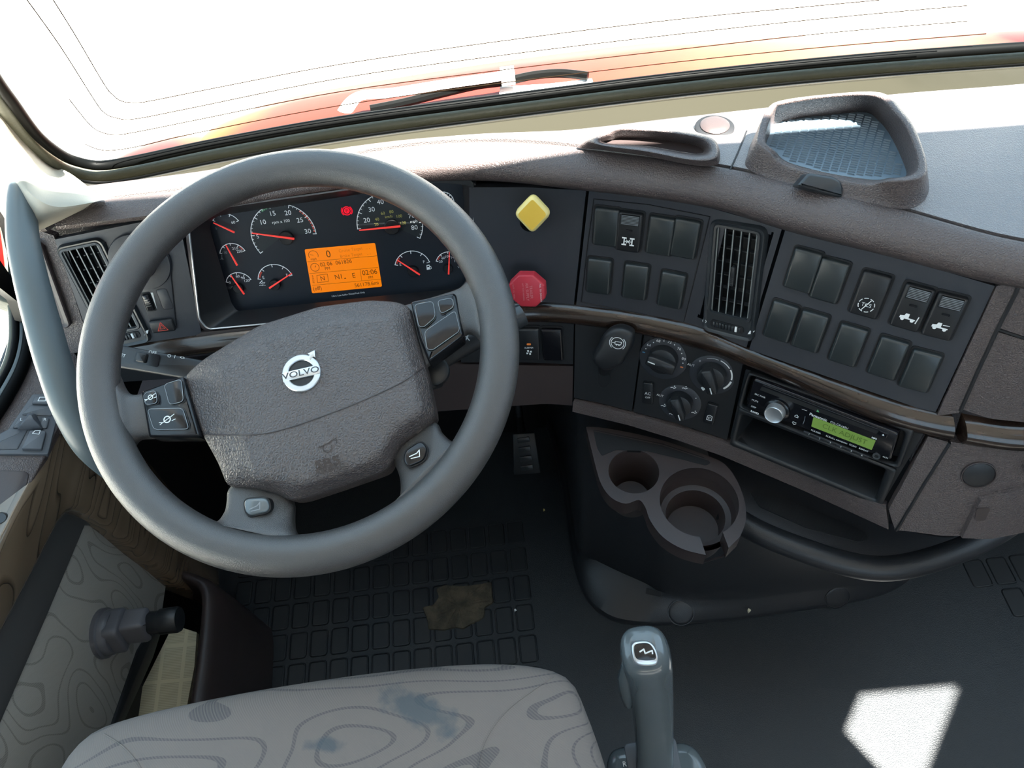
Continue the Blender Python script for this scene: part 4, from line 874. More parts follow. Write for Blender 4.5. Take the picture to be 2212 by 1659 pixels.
# button pods
def pod(q, btns, lab):
    o = FWh.locs(q, -.006); m = MB(); m.prism(rpoly(o, .003), -.030, -.004, FWh, gloss, .003); p = m.build('button_pod', sw)
    for b in btns:
        bo_ = rpoly(FWh.locs(b[0], -.002), .0045); m = MB(); m.prism(inset(bo_, -.0007), -.008, -.0036, FWh, b[2] if len(b) > 2 else slat_m); m.prism(bo_, -.008, -.0014, FWh, gloss, .001); m.line(FWh, inset(bo_, .0004), .0005, greyprint, -.0012, True)
        if b[1]: b[1](m)
        m.build('button', p)
def isym(x, y, s):
    def f(m):
        c = FWh.loc(x, y, -.001); m.line(FWh, [(c[0] - s, c[1] - s * .5), (c[0] + s, c[1] + s * .5)], .0007, white_i, -.0009); m.arc(FWh, *c, s * .35, s * .5, 0, 2 * pi, white_i, -.0010)
        for k in (-1, 1): m.line(FWh, [(c[0] + k * s * .6, c[1] - s * .3), (c[0] + k * s * 1.1, c[1] - s * .2)], .0006, white_i, -.0009)
    return f
pod([(305, 846), (360, 826), (396, 812), (414, 870), (434, 944), (322, 945)], [([(309, 850), (338, 842), (342, 872), (314, 876)], isym(325, 858, .005)), ([(354, 830), (393, 818), (398, 868), (366, 876)], None), ([(318, 883), (396, 881), (410, 928), (332, 929)], isym(361, 906, .007))], 0)
pod([(887, 652), (980, 632), (988, 640), (1003, 726), (926, 783), (905, 730)], [([(894, 658), (936, 650), (942, 685), (916, 708), (904, 706)], None), ([(944, 649), (978, 643), (982, 664), (952, 680)], None), ([(916, 716), (984, 670), (995, 715), (934, 758), (922, 755)], None)], 1)
for (q, sc_) in (([(526, 1078), (578, 1074), (584, 1104), (540, 1114), (530, 1106)], 0), ([(874, 974), (908, 952), (923, 966), (918, 994), (882, 1009), (871, 996)], 1)):
    h = .000 if sc_ == 0 else -.001; o = rpoly(FWh.locs(q, h), .006); m = MB(); m.prism(inset(o, -.0012), -.020, h - .0012, FWh, void); m.prism(o, -.02, h + .001, FWh, gloss if sc_ else shiftm, .0016)
    c = FWh.loc(sum(p[0] for p in q) / len(q), sum(p[1] for p in q) / len(q), h); mt = white_i if sc_ else greyprint
    m.line(FWh, [(c[0] - .005, c[1] - .001), (c[0] + .002, c[1] + .0005), (c[0] + .005, c[1] + .003)], .0009, mt, h + .0012); m.line(FWh, [(c[0] + .005, c[1] + .003), (c[0] + .004, c[1] - .003), (c[0] - .004, c[1] - .003)], .0008, mt, h + .0012)
    m.build('horn_button', sw)
# column and stalks
m = MB(); c0 = WC - WN * .03; c1 = WC - WN * .28; rows = []
for t, s in ((0, .045), (.12, .075), (.3, .09), (.7, .085), (1, .07)):
    c = c0.lerp(c1, t); rows.append([c + FWh.u * s * cos(a) * 1.1 + FWh.v * s * sin(a) * .8 for a in [2 * pi * i / 32 for i in range(32)]])
m.rings(rows, black, True, True, True); colm = tag(m.build('steering_column', None, 60), 'black steering column shroud hidden under the wheel hub', 'steering column')
def onW(px_, py_, h): return FWh.hit(px_, py_, h)
t = thing('turn_signal_stalk', 'black turn signal stalk with white light symbols left of the wheel hub', 'stalk', FWh.hit(430, 800, -.075))
a = onW(252, 765, -.085); b = onW(470, 812, -.075); u = (b - a).normalized(); Fs = Fr((a + b) / 2, u, (WN * .6 + V((0, -.5, .55))).normalized()); L = (b - a).length / 2
m = MB(); m.prism(rpoly([(-L, -.014), (L, -.009), (L, .013), (-L, .010)], .004), -.011, .009, Fs, black, .003); m.build('stem', t)
m = MB(); c = Fs.loc(318, 775, .009); m.prism(rpoly(rect(c[0], c[1], .026, .013), .002), .008, .0098, Fs, gloss); m.prism(rpoly(rect(c[0] - .005, c[1], .010, .010), .002), .009, .0135, Fs, black, .0015); m.build('slide_switch', t)
m = MB()
for (s, x, y) in (('SET', 264, 768), ('OFF', 330, 762), ('O', 366, 769), ('I', 378, 771), ('<>', 394, 773)): cc_ = Fs.loc(x, y, .009); m.text(s, Fs, *cc_, .0034, white_i, h=.0095)
m.build('lettering', t)
t = thing('wiper_stalk', 'black wiper stalk behind the right wheel spoke, its tip poking past the rim', 'stalk', FWh.hit(950, 800, -.06))
a = onW(880, 812, -.06); b = onW(1128, 680, -.075); m = MB(); m.tube([a, a.lerp(b, .5), a.lerp(b, .9)], [.013, .011, .010], black, seg=14); m.build('stem', t)
m = MB(); m.tube([a.lerp(b, .9), a.lerp(b, 1.0)], .012, frame_m, seg=14); m.build('tip', t)
m = MB(); Fs2 = Fr(onW(1008, 730, -.05), b - a, WN); m.line(Fs2, [(-.004, -.003), (.001, 0), (.005, .004)], .0010, white_i, .001); m.line(Fs2, [(0, .003), (.001, -.004)], .001, white_i, .001); m.build('symbol', t)
m = MB(); m.tube([onW(925, 830, -.05), onW(950, 822, -.055)], .007, black, seg=12); m.rev([(.016, .0), (.015, .004), (.012, .006)], Fr(onW(938, 803, -.05), (1, 0, 0), WN), black); tag(m.build('cruise_lever', None), 'small black lever tip beside the right edge of the wheel hub', 'lever')

# ------------------------------------------------------------------ things on top of the dash
def rim_thing(name, label, cat, rows, m_, floor=None, floor_m=None):
    # rows: list of closed rings of world points, ordered outside base -> crest -> inside base
    t = thing(name, label, cat, rows[0][0].copy())
    R_ = [[V(p) for p in catmull([tuple(q) for q in r], 5, True)] for r in rows]; n = len(R_[0]); T = len(R_); out = []
    for j in range(T - 1):
        for k in range(4):
            t_ = k / 4; row = []
            for i in range(n):
                p0, p1, p2, p3 = R_[max(0, j - 1)][i], R_[j][i], R_[j + 1][i], R_[min(T - 1, j + 2)][i]
                row.append(.5 * (2 * p1 + (p2 - p0) * t_ + (2 * p0 - 5 * p1 + 4 * p2 - p3) * t_ * t_ + (p1 * 3 - p0 - p2 * 3 + p3) * t_ ** 3))
            out.append(row)
    out.append(R_[-1]); m = MB(); m.rings(out, m_); m.build('rim', t, 60)
    m = MB(); c = sum(R_[-1], V((0, 0, 0))) / n; c.z -= 0
    m.rings([[p + V((0, 0, .0005)) for p in R_[-1]], [c.lerp(p, .02) for p in R_[-1]]], floor_m or m_); m.build('liner', t); return t
TB = .887
spec = [  # base outer px | crest px, z | crest inner px | inner base px
    ((1632, 296), (1657, 238), .920, (1672, 236), (1676, 262)), ((1614, 336), (1643, 276), .916, (1656, 276), (1662, 292)), ((1612, 360), (1640, 306), .913, (1652, 306), (1655, 316)),
    ((1650, 384), (1662, 325), .908, (1670, 324), (1674, 327)), ((1720, 404), (1692, 352), .896, (1698, 350), (1702, 351)), ((1820, 430), (1785, 379), .895, (1790, 376), (1790, 375)),
    ((1905, 447), (1876, 396), .898, (1880, 392), (1884, 389)), ((1965, 451), (1922, 391), .912, (1926, 386), (1922, 385)), ((2000, 428), (1984, 384), .916, (1974, 376), (1956, 381)),
    ((2006, 388), (1998, 352), .918, (1984, 348), (1950, 350)), ((1985, 314), (1976, 284), .922, (1964, 286), (1922, 292)), ((1957, 266), (1946, 240), .926, (1934, 244), (1896, 260)),
    ((1915, 240), (1900, 200), .928, (1890, 208), (1866, 243)), ((1780, 254), (1785, 204), .926, (1786, 210), (1780, 250)), ((1690, 272), (1684, 218), .923, (1694, 224), (1698, 258))]
rows = [[atz(*s[0], TB - .004) for s in spec], [atz(*s[0], TB - .004).lerp(atz(*s[1], s[2]), .25) + V((0, 0, .000)) for s in spec], [atz(*s[0], TB).lerp(atz(*s[1], s[2]), .75) + V((0, 0, .003)) for s in spec], [atz(*s[1], s[2]) for s in spec], [atz(*s[3], s[2] - .001) for s in spec], [atz(*s[3], s[2] - .001).lerp(atz(*s[4], TB + .002), .3) for s in spec], [atz(*s[4], TB + .002) for s in spec]]
t = rim_thing('dash_tray', 'raised brown open tray with ribbed blue grey liner on top of the dashboard', 'tray', rows, brown, True, meshf)
fl = rows[-1]; cx0 = sum((p for p in fl), V((0, 0, 0))) / len(fl); m = MB()
from mathutils.geometry import intersect_point_line
poly = [(p.x, p.y) for p in fl]
def inside(x, y, poly):
    c = False; j = len(poly) - 1
    for i in range(len(poly)):
        if (poly[i][1] > y) != (poly[j][1] > y) and x < (poly[j][0] - poly[i][0]) * (y - poly[i][1]) / (poly[j][1] - poly[i][1]) + poly[i][0]: c = not c
        j = i
    return c
ax = V((.86, -.50)); ay = V((.50, .86))
for i in range(-30, 31):
    for j in range(-50, 51):
        c = V((cx0.x, cx0.y)) + ax * (i * .0082) + ay * (j * .0040 + (i % 2) * .0020)
        if inside(c.x, c.y, poly) and all(inside(c.x + dx, c.y + dy, poly) for dx, dy in ((.004, 0), (-.004, 0), (0, .003), (0, -.003))):
            q = [c - ax * .0036 - ay * .0008, c + ax * .0036 - ay * .0008, c + ax * .0036 + ay * .0009, c - ax * .0036 + ay * .0009]; z = TB + .0026
            m.add([V((*p, z)) for p in q] + [V((*(c - ax * .0030), z + .0012)), V((*(c + ax * .0030), z + .0012))], [[0, 1, 5, 4], [2, 3, 4, 5], [1, 2, 5], [3, 0, 4]], meshf)
m.build('liner_ribs', t)
P0 = on_top(1725, 404); P1 = on_top(1822, 428); F = Fr((P0 + P1) / 2 + V((0, 0, .002)), P1 - P0, (0, -.75, .66)); w = (P1 - P0).length / 2
m = MB(); m.prism(rpoly(F.locs([(1723, 401), (1748, 373), (1800, 381), (1818, 391), (1824, 408), (1821, 428)], .010), .003), -.006, .010, F, frame_m, .003); tag(m.build('tray_clip'), 'small glossy black clip on the front edge of the dash tray', 'clip')
def on_topz(q, z): return atz(*q, z)
sp2 = [((1246, 318), (1280, 305), (1292, 304), (1305, 306)), ((1285, 296), (1298, 288), (1312, 292), (1325, 302)), ((1330, 282), (1330, 276), (1340, 282), (1345, 298)), ((1420, 284), (1420, 279), (1422, 286), (1420, 302)), ((1500, 296), (1500, 290), (1498, 297), (1490, 312)),
       ((1548, 312), (1540, 302), (1528, 308), (1512, 320)), ((1555, 345), (1550, 326), (1536, 324), (1520, 326)), ((1540, 358), (1540, 344), (1526, 336), (1514, 332)), ((1490, 356), (1490, 346), (1485, 337), (1482, 330)), ((1390, 336), (1395, 328), (1395, 320), (1395, 316)), ((1300, 324), (1305, 316), (1310, 312), (1318, 311))]
rows = [[on_topz(s[0], TB) for s in sp2], [on_topz(s[0], TB).lerp(on_topz(s[1], TB + .014), .6) + V((0, 0, .002)) for s in sp2], [on_topz(s[1], TB + .019) for s in sp2], [on_topz(s[2], TB + .018) for s in sp2], [on_topz(s[3], TB + .002) for s in sp2]]
rim_thing('dash_pocket', 'narrow brown raised pocket on the dash top left of the ribbed tray', 'pocket', rows, brown, True, brown_dark)
P = on_top(1543, 279); F = Fr(P, (1, 0, 0), (0, 0, 1)); t = thing('sun_sensor', 'small round sensor dome with a black base ring on the sunlit dash top', 'sensor', F)
m = MB(); m.rev([(.0215, -.002), (.0215, .003), (.0195, .0042)], F, void); m.build('base', t); m = MB(); m.rev([(.0155, .003), (.016, .0055), (.0135, .0075), (.008, .0085)], F, brown_dark); m.build('dome', t)

# ------------------------------------------------------------------ windscreen
FG = Fr(V((0, .822, .90)), (1, 0, 0), (0, -.88, -.47))
GC = [(-150, -60), (-60, 75), (0, 169), (34, 216), (84, 284), (135, 326), (175, 343), (219, 349), (287, 339), (473, 300), (739, 253), (1111, 203), (1480, 157), (1850, 120), (2212, 93), (2700, 62)]
GCs = [p[:2] for p in catmull([(*p, 0) for p in GC], 6)]
def off(c, d):
    out = []
    for i, p in enumerate(c):
        a = V(c[max(0, i - 1)]); b = V(c[min(len(c) - 1, i + 1)]); t = (b - a).normalized(); n = V((-t.y, t.x))
        out.append(tuple(V(p) + n * d))
    return out
ws = MB(); gl = FG.locs(GCs); gp = [g for g in gl]; top_ = [(1.36, .955), (-.75, .955)]
gp[-1] = (1.36, gp[-1][1]); m = MB(); m.add([FG.M @ V((*p, 0)) for p in gp + top_], [list(range(len(gp) + 2))], glass); w1 = tag(m.build('window_1'), 'windscreen glass with thin brown lines, overexposed white outside', None, None, 'structure')
m = MB(); m.tube([FG.hit(*p, .006) for p in off(GCs, 8)], .0062, gasket, seg=12); m.tube([FG.hit(*p, -.004) for p in off(GCs, 44)], .0035, gasket, seg=10); m.build('gasket', w1, 60)
m = MB(); m.tube([FG.hit(*p, .004) for p in off(GCs, 29)], .0082, gasket2, seg=14); m.build('gasket_lip', w1, 60)
for ln in ([(115, 0), (160, 72), (225, 182), (245, 206), (262, 218), (290, 222), (330, 217), (480, 187), (740, 138), (1110, 85), (1480, 40), (1900, 0)], [(55, -5), (130, 100), (205, 218), (225, 243), (248, 254), (290, 257), (400, 236), (740, 168), (1110, 116), (1480, 72), (1800, 38), (2090, 12)],
           [(150, 215), (190, 265), (215, 284), (250, 291), (300, 284), (430, 258), (740, 197), (1110, 148), (1480, 105), (1800, 70), (2090, 46)], [(185, 312), (210, 322), (240, 325), (300, 316), (430, 286), (740, 227), (1110, 176), (1480, 132), (1800, 100), (2130, 73)]):
    m = MB(); m.tube([FG.hit(*p[:2], .0015) for p in catmull([(*p, 0) for p in ln], 6)], .00055, linem, seg=5); m.build('glass_line', w1)
tr = MB(); c1_ = off(GCs, 44); k0 = 34
rows = [[FG.hit(*p, -.004) for p in c1_[k0:]], [FG.hit(*p, -.004) for p in off(GCs, 48)[k0:]], [aty(*p, .806) for p in off(GCs, 56)[k0:]], [atz(p[0], interp(EDGE, p[0]) + 4 - max(0, p[0] - 2212) * .08, .846) for p in off(GCs, 92)[k0:]]]
tr.rings(rows, olive, False); tag(tr.build('trim_1', None, 30), 'olive grey metal strip under the windscreen seal', None, None, 'structure')
# left pillar trim
A1 = [(-150, 40), (-60, 145), (0, 222), (60, 300), (120, 356), (160, 380), (226, 432)]; A2 = [(-150, 190), (-60, 275), (0, 330), (40, 375), (85, 418), (135, 438), (205, 436)]; A3 = [(-150, 250), (-60, 330), (0, 385), (30, 425), (62, 462), (92, 474), (195, 442)]; A4 = [(-150, 300), (-60, 385), (0, 450), (25, 490), (55, 512), (85, 496), (185, 448)]
def cz(l, z0, z1): return [atz(*p, z0 + (z1 - z0) * i / (len(l) - 1)) for i, p in enumerate(l)]
r1 = [FG.hit(*p, -.004) for p in A1[:-2]] + [atz(160, 380, .868), atz(226, 432, .866)]
r2 = cz(A2, .95, .884); r3 = cz(A3, .90, .880); r4 = [p + V((-.01, .01, -.01)) for p in cz(A4, .885, .87)]
m = MB(); rr = [[V(p) for p in catmull([tuple(q) for q in r], 5)] for r in (r1, r2, r3, r4)]; cols = list(zip(*rr)); grid = [catmull([tuple(p) for p in c], 5) for c in cols]; m.rings([list(r) for r in zip(*grid)], cream, False)
tag(m.build('trim_2', None, 60), 'cream windscreen pillar trim at the left, washed white by sun', None, None, 'structure')
# grab handle
t = thing('grab_handle', 'long blue grey curved grab handle at the left pillar', 'handle', atx(48, 395, -.50))
path = [(66, 384, -.560), (57, 388, -.530), (51, 400, -.508), (46, 440, -.502), (50, 520, -.497), (66, 600, -.492), (92, 700, -.487), (118, 790, -.482), (150, 880, -.477), (195, 960, -.473), (250, 1010, -.470)]
m = MB(); m.tube([V(p) for p in catmull([tuple(atx(*p)) for p in path], 8)], [.0140 + .0036 * max(0, min(1, (i - 16) / 34)) for i in range(81)], greyhandle, seg=22); m.build('bar', t, 80)
m = MB(); F = Fr(atz(52, 405, .884), (.8, -.6, 0), (.25, -.35, .9)); m.prism(rpoly([F.loc(*p) for p in [(22, 393), (42, 390), (82, 436), (76, 442), (40, 470)]], .003), -.01, .0012, F, void); m.build('socket', t)

# ------------------------------------------------------------------ left door
door = thing('door_1', 'left cab door with wood veneer, fabric insert and dark window seal', None, V((-.6, .3, .0)), None, 'structure')
FA = Fr(atx(60, 1050, -.585), (1, 0, 0), (.42, -.08, .90)); FV = Fr(V((-.583, .5, .5)), (0, 1, 0), (1, 0, 0)); FV2 = Fr(V((-.602, .5, .3)), (0, 1, 0), (1, 0, 0))
def Pn(F, pts, h0, h1, m_, b=0., r=0.): m = MB(); q = F.locs(pts, h1); m.prism(rpoly(q, r) if r else q, h0, h1, F, m_, b); return m
Pn(FA, [(70, 640), (90, 620), (160, 760), (215, 830), (215, 915), (125, 922), (99, 984), (45, 1084), (0, 1172), (-120, 1390), (-120, 1120), (0, 897), (22, 862), (54, 802), (67, 748), (70, 700)], -.02, 0, brown, .002).build('armrest_top', door)
Pn(FV, [(125, 920), (240, 915), (330, 1000), (470, 1180), (480, 1300), (385, 1262), (352, 1232), (300, 1192), (255, 1152), (215, 1120), (190, 1108), (165, 1103), (148, 1108), (130, 1130), (80, 1230), (0, 1385), (-120, 1610), (-120, 1398), (0, 1178), (45, 1090), (101, 988)], -.03, .004, woodd, .008).build('veneer_panel', door)
Pn(FV2, [(140, 1095), (200, 1090), (250, 1130), (400, 1240), (386, 1262), (360, 1250), (205, 1135), (184, 1134), (100, 1334), (0, 1564), (-120, 1800), (-120, 1500), (0, 1350), (70, 1220)], -.02, .003, strip_m, .001).build('trim_strip', door)
m = Pn(FV2, [(184, 1132), (205, 1133), (270, 1182), (362, 1250), (352, 1320), (300, 1405), (236, 1590), (150, 1760), (0, 1990), (-120, 1800), (0, 1562), (100, 1332)], -.02, .0, doorfab, .003); m.build('fabric_insert', door)
Pn(FV2, [(352, 1318), (362, 1325), (332, 1420), (266, 1566), (200, 1700), (150, 1760), (236, 1590), (300, 1405)], -.03, .004, black, .002).build('pocket_rim', door)
m = MB(); m.box((-.72, -1.2, 0), (-.63, 1.0, .60), void); m.box((-.72, -1.2, .60), (-.66, -.15, 1.9), headl); m.box((-.72, -1.2, 1.62), (-.66, 1.0, 1.9), headl); m.build('door_shell', door)
g0 = [(40, 470), (52, 560), (58, 640), (62, 700), (60, 747), (46, 800), (14, 860), (-30, 930), (-120, 1085)]
def gt(name, d, r, mt, h): m = MB(); m.tube([FA.hit(*p, h) for p in off([q[:2] for q in catmull([(*p, 0) for p in g0], 6)], d)], r, mt, seg=12); m.build(name, door, 60)
gt('window_seal', 0, .0075, gasket, .004); gt('seal_lip', 13, .0075, greyhandle, .000); gt('inner_seal', 26, .0055, gasket, .003); gt('sealing_edge', 35, .0045, gasket2, .0)
g = off([q[:2] for q in catmull([(*p, 0) for p in g0], 4)], 36); m = MB(); q = [FA.hit(*p, -.004) for p in g] + [V((-.70, -.1, .66)), V((-.70, -.1, 1.6)), V((-.70, .75, 1.6))]
tag(MB().box((-.701, -.15, .62), (-.699, .86, 1.62), glass).build('window_2'), 'left door window glass', None, None, 'structure')
Pn(FA, [(-20, 600), (0, 612), (30, 618), (42, 632), (40, 650), (20, 655), (-20, 640)], -.015, .008, gasket2, .003).build('latch_cover', door)
Pn(FA, [(-60, 1016), (50, 1016), (63, 1022), (58, 1048), (30, 1100), (-60, 1240)], -.02, .0012, brown_dark, .001, .004).build('pull_pocket', door)
P = FA.hit(3, 1128, .004); F = Fr(P, (1, 0, 0), FA.n); m = MB(); m.rev([(.009, -.004), (.009, .008), (.006, .012)], F, frame_m); m.build('lock_knob', door)
Pn(FA, [(80, 805), (90, 778), (104, 800), (104, 812), (84, 812)], -.02, .0008, void, 0, .002).build('air_slot', door)
q = [(-60, 250), (0, 360), (30, 420), (60, 470), (80, 560), (86, 640), (88, 700), (60, 700), (42, 655), (0, 622), (-60, 618), (-60, 556), (0, 562), (26, 600), (46, 600), (44, 560), (30, 500), (0, 455), (-60, 385)]
m = MB(); v0 = [atx(*p, -.615) for p in q]; m.rings([v0, [p + V((-.02, .01, 0)) for p in v0]], gasket, True, True, True); m.build('door_seal', door)
# red truck side seen through the door window
m = MB(); m.add([V(p) for p in (atx(-60, 380, -.69), atx(20, 450, -.69), atx(60, 560, -.69), atx(60, 650, -.69), atx(-60, 570, -.69))], [[0, 1, 2, 3, 4]], redpaint); v0 = [p for p in m.v]; m.rings([v0, [p + V((-.02, .01, 0)) for p in v0]], redpaint, True, False, True); tag(m.build('truck_side'), 'red painted truck bodywork outside the left door window', 'truck body')
# window switch panel
F = FA.up(.001); F = Fr(FA.hit(70, 930, .001), FA.hit(120, 925, .001) - FA.hit(20, 925, .001), FA.n)
t = thing('window_switch_panel', 'grey window and mirror switch panel on the left door armrest', 'switch panel', F)
def PS(pts, h0, h1, mt, b=0., r=.002): m = MB(); m.prism(rpoly(F.locs(pts, h1), r), h0, h1, F, mt, b); return m
swm = mat('door_switch_plastic', (.075, .08, .09), .42, bump=('noise', 1300, .1))
PS([(70, 851), (118, 851), (126, 893), (104, 981), (-60, 981), (-45, 955), (-3, 955)], -.004, .003, swm, .001).build('plate', t)
for q, h in (([(75, 855), (115, 857), (114, 873), (68, 871)], .007), ([(66, 874), (115, 876), (112, 898), (46, 896)], .0045), ([(42, 900), (60, 900), (45, 924), (26, 923)], .006), ([(90, 901), (107, 903), (101, 925), (85, 924)], .006), ([(20, 925), (60, 927), (38, 970), (-40, 972), (-8, 940)], .0045), ([(65, 928), (100, 931), (90, 970), (46, 969)], .0085)): PS(q, .001, h, swm, .0012).build('switch', t)
m = MB(); c = F.loc(66, 908, .01); m.rings([[F.M @ V((c[0] + x * s, c[1] + y * s, h)) for x, y in rpoly([(-.014, -.010), (.014, -.010), (.004, .012), (-.004, .012)], .003)] for s, h in ((1, .002), (1.0, .006), (.75, .012), (.3, .017))], swm, True, False, True); m.build('mirror_joystick', t)
m = MB(); m.line(F, F.locs([(82, 866), (86, 858), (99, 858), (98, 866)], .0075), .0008, white_i, .0075, True); m.text('L', F, *F.loc(46, 906, .0065), .004, white_i, h=.0064); m.text('R', F, *F.loc(97, 906, .0065), .004, white_i, h=.0064); m.line(F, F.locs([(70, 936), (76, 930), (87, 930), (84, 938)], .009), .0008, white_i, .0090, True); m.build('symbols', t)
# crank
F = Fr(FV2.hit(222, 1368), (0, 1, -.30), (1, 0, 0)); t = thing('door_crank_handle', 'charcoal handle with round end knob on the fabric door insert', 'handle', F)
m = MB(); m.rev([(.034, .0), (.034, .006), (.031, .008), (.030, .016), (.028, .018)], F, crank_m); m.build('base', t, 40)
m = MB(); m.prism(rpoly(rect(.0, .002, .046, .048), .009), .015, .034, F, crank_m, .004); m.prism(rpoly(rect(.004, .002, .034, .038), .006), .03, .066, F, crank_m, .006); m.build('body', t, 50)
m = MB(); m.rev([(.0155, .055), (.0155, .078), (.0175, .080), (.0180, .102), (.0165, .106), (.012, .107)], F, black, .006, .002); m.build('knob', t, 50)
# pocket beside the seat with a booklet
t = thing('door_pocket', 'dark brown rounded side pocket wall between seat and left door', 'pocket', V((-.55, .45, 0)))
top = [V(p) for p in catmull([tuple(atz(*p, .24)) for p in [(372, 1240), (405, 1252), (432, 1268), (440, 1300), (434, 1380), (425, 1450), (414, 1520), (405, 1580)]], 6)]
m = MB(); rows = []
for dx, z in ((-.006, .0), (-.006, .232), (-.002, .240), (.004, .243), (.012, .240), (.018, .230), (.026, .14), (.034, .0)): rows.append([V((p.x + dx, p.y + max(0, dx) * .4, z)) for p in top])
m.rings(rows, brown_dark, False); m.build('wall', t, 60)
Fp = Fr(V((-.6, .45, .205)), (1, 0, 0), (.12, -.1, 1)); q = Fp.locs([(255, 1590), (374, 1350), (425, 1366), (420, 1440), (404, 1524), (395, 1600)]); 
def linesx(nt, b, tc):
    N = nt.nodes; L = nt.links; w = N.new('ShaderNodeTexWave'); w.bands_direction = 'Y'; w.inputs['Scale'].default_value = 130; w.inputs['Distortion'].default_value = 0
    n = N.new('ShaderNodeTexBrick'); n.inputs['Scale'].default_value = 24; n.offset = 0; n.inputs['Brick Width'].default_value = .8; n.inputs['Row Height'].default_value = 1.3; n.inputs['Color1'].default_value = (1, 1, 1, 1); n.inputs['Color2'].default_value = (1, 1, 1, 1); n.inputs['Mortar'].default_value = (0, 0, 0, 1); n.inputs['Mortar Size'].default_value = .07
    L.new(tc.outputs['Object'], w.inputs['Vector']); L.new(tc.outputs['Object'], n.inputs['Vector']); mu = N.new('ShaderNodeMath'); mu.operation = 'MULTIPLY'; L.new(w.outputs['Fac'], mu.inputs[0]); L.new(n.outputs['Color'], mu.inputs[1]); m2 = N.new('ShaderNodeMath'); m2.operation = 'MULTIPLY'; m2.inputs[1].default_value = .55; L.new(mu.outputs[0], m2.inputs[0])
    x = N.new('ShaderNodeMix'); x.data_type = 'RGBA'; x.inputs[6].default_value = (.66, .60, .42, 1); x.inputs[7].default_value = (.25, .22, .14, 1); L.new(m2.outputs[0], x.inputs[0]); L.new(x.outputs[2], b.inputs['Base Color'])
printed = mat('printed_paper', (.6, .55, .4), .8, extra=linesx)
m = MB(); m.prism(q, -.012, 0, Fp, printed); m.v = m.v; tag(m.build('booklet'), 'cream printed booklet standing in the pocket beside the seat', 'booklet')

# ------------------------------------------------------------------ floor
m = MB(); m.box((-.66, -1.2, -.02), (1.40, 1.0, 0), rubber)
def pads(x0, y0, nx, ny, dx, dy, w, h, skip=None, sx=0.):
    for i in range(nx):
        for j in range(ny):
            if skip and skip(i, j): continue
            x = x0 + i * dx + sx * j; y = y0 - j * dy
            o = rpoly(rect(x, y, w, h), .005, 3); m.rings([[V((*p, z)) for p in s] for s, z in ((inset(o, -.0025), 0), (inset(o, -.0012), .0022), (o, .0024), (inset(o, .001), .0006))], rubber2, True, False, True)
a = atz(1145, 1350, 0); pads(-.030 - 14 * .0385, .69, 15, 6, .0385, .058, .029, .046); pads(-.030 - 14 * .0385, .342, 15, 3, .0385, .058, .029, .046)
b0 = atz(2145, 1235, 0)
pads(b0.x - .028, b0.y, 9, 7, .043, .060, .033, .048, lambda i, j: i < (j * 1.1 - .2) * .85 - .3 or (j > 4)); fl = tag(m.build('floor', None, 40), 'black rubber cab floor with raised grid pads', None, None, 'structure')
m = MB(); q = [(912, 1312), (935, 1308), (948, 1290), (942, 1272), (960, 1264), (1000, 1266), (1040, 1262), (1062, 1256), (1064, 1290), (1066, 1302), (1048, 1312), (1046, 1335), (1020, 1348), (1000, 1360), (985, 1356), (960, 1362), (925, 1360), (922, 1338)]
q = [V(tuple(atz(*p, .002))[:2]) for p in q]; qc = sum(q, V((0, 0))) / len(q); o = [V(p) for p in rpoly(q, .004, 3)]
m.rings([[V((*(qc + (p - qc) * k), z + (.0006 * sin(i * .7) + .0005 * sin(i * 1.9)) * (k < .95))) for i, p in enumerate(o)] for k, z in ((1, .0), (.975, .0045), (.85, .0055), (.6, .007), (.35, .0055), (.1, .006))], mud, True, False, True); tag(m.build('mud_patch'), 'dried brown mud patch with ragged edge on the floor grid', 'mud patch')
for p, mt, lab, s in (((1113, 1318), white_i, 'tiny white chip on the floor grid right of the mud patch', .0025), ((1618, 1318), paper, 'tiny tan crumb on the console foot between its two round caps', .003), ((1175, 1101), knobyr, 'tiny yellow crumb on the dark footwell floor', .002)):
    P = atz(*p, .003 if p[0] != 1618 else .034); F = Fr(P, (1, .3, 0), (0, 0, 1)); m = MB(); m.prism([(-s, -s), (s, -s * .6), (s * .4, s), (-s * .5, s * .7)], -.003 if p[0] != 1618 else -.006, .0012, F, mt); tag(m.build('crumb'), lab, 'crumb')
# firewall, pedals
tag(MB().box((-.66, .93, 0), (1.40, .95, .70), void).build('wall_front'), 'dark firewall behind the dashboard', None, None, 'structure')
F = Fr(atz(1135, 985, .12), (1, .05, 0), (0, -.72, .69)); t = thing('accelerator_pedal', 'black ribbed accelerator pedal deep in the footwell', 'pedal', F)
m = MB(); m.prism(rpoly(F.locs([(1108, 938), (1155, 935), (1168, 1022), (1110, 1026)]), .003), -.012, 0, F, black, .001); m.build('pad', t)
m = MB()
for k in range(4): c = F.loc(1131 + k * 2.4, 950 + k * 20); m.prism(rpoly(rect(c[0], c[1], .024, .010), .002), 0, .0025, F, frame_m, .0006)
m.build('tread', t)
m = MB(); m.tube([F.M @ V((0, .02, -.010)), F.M @ V((0, .06, -.08)), V((F.o.x, .96, .22))], .008, black, seg=10); m.build('arm', t)

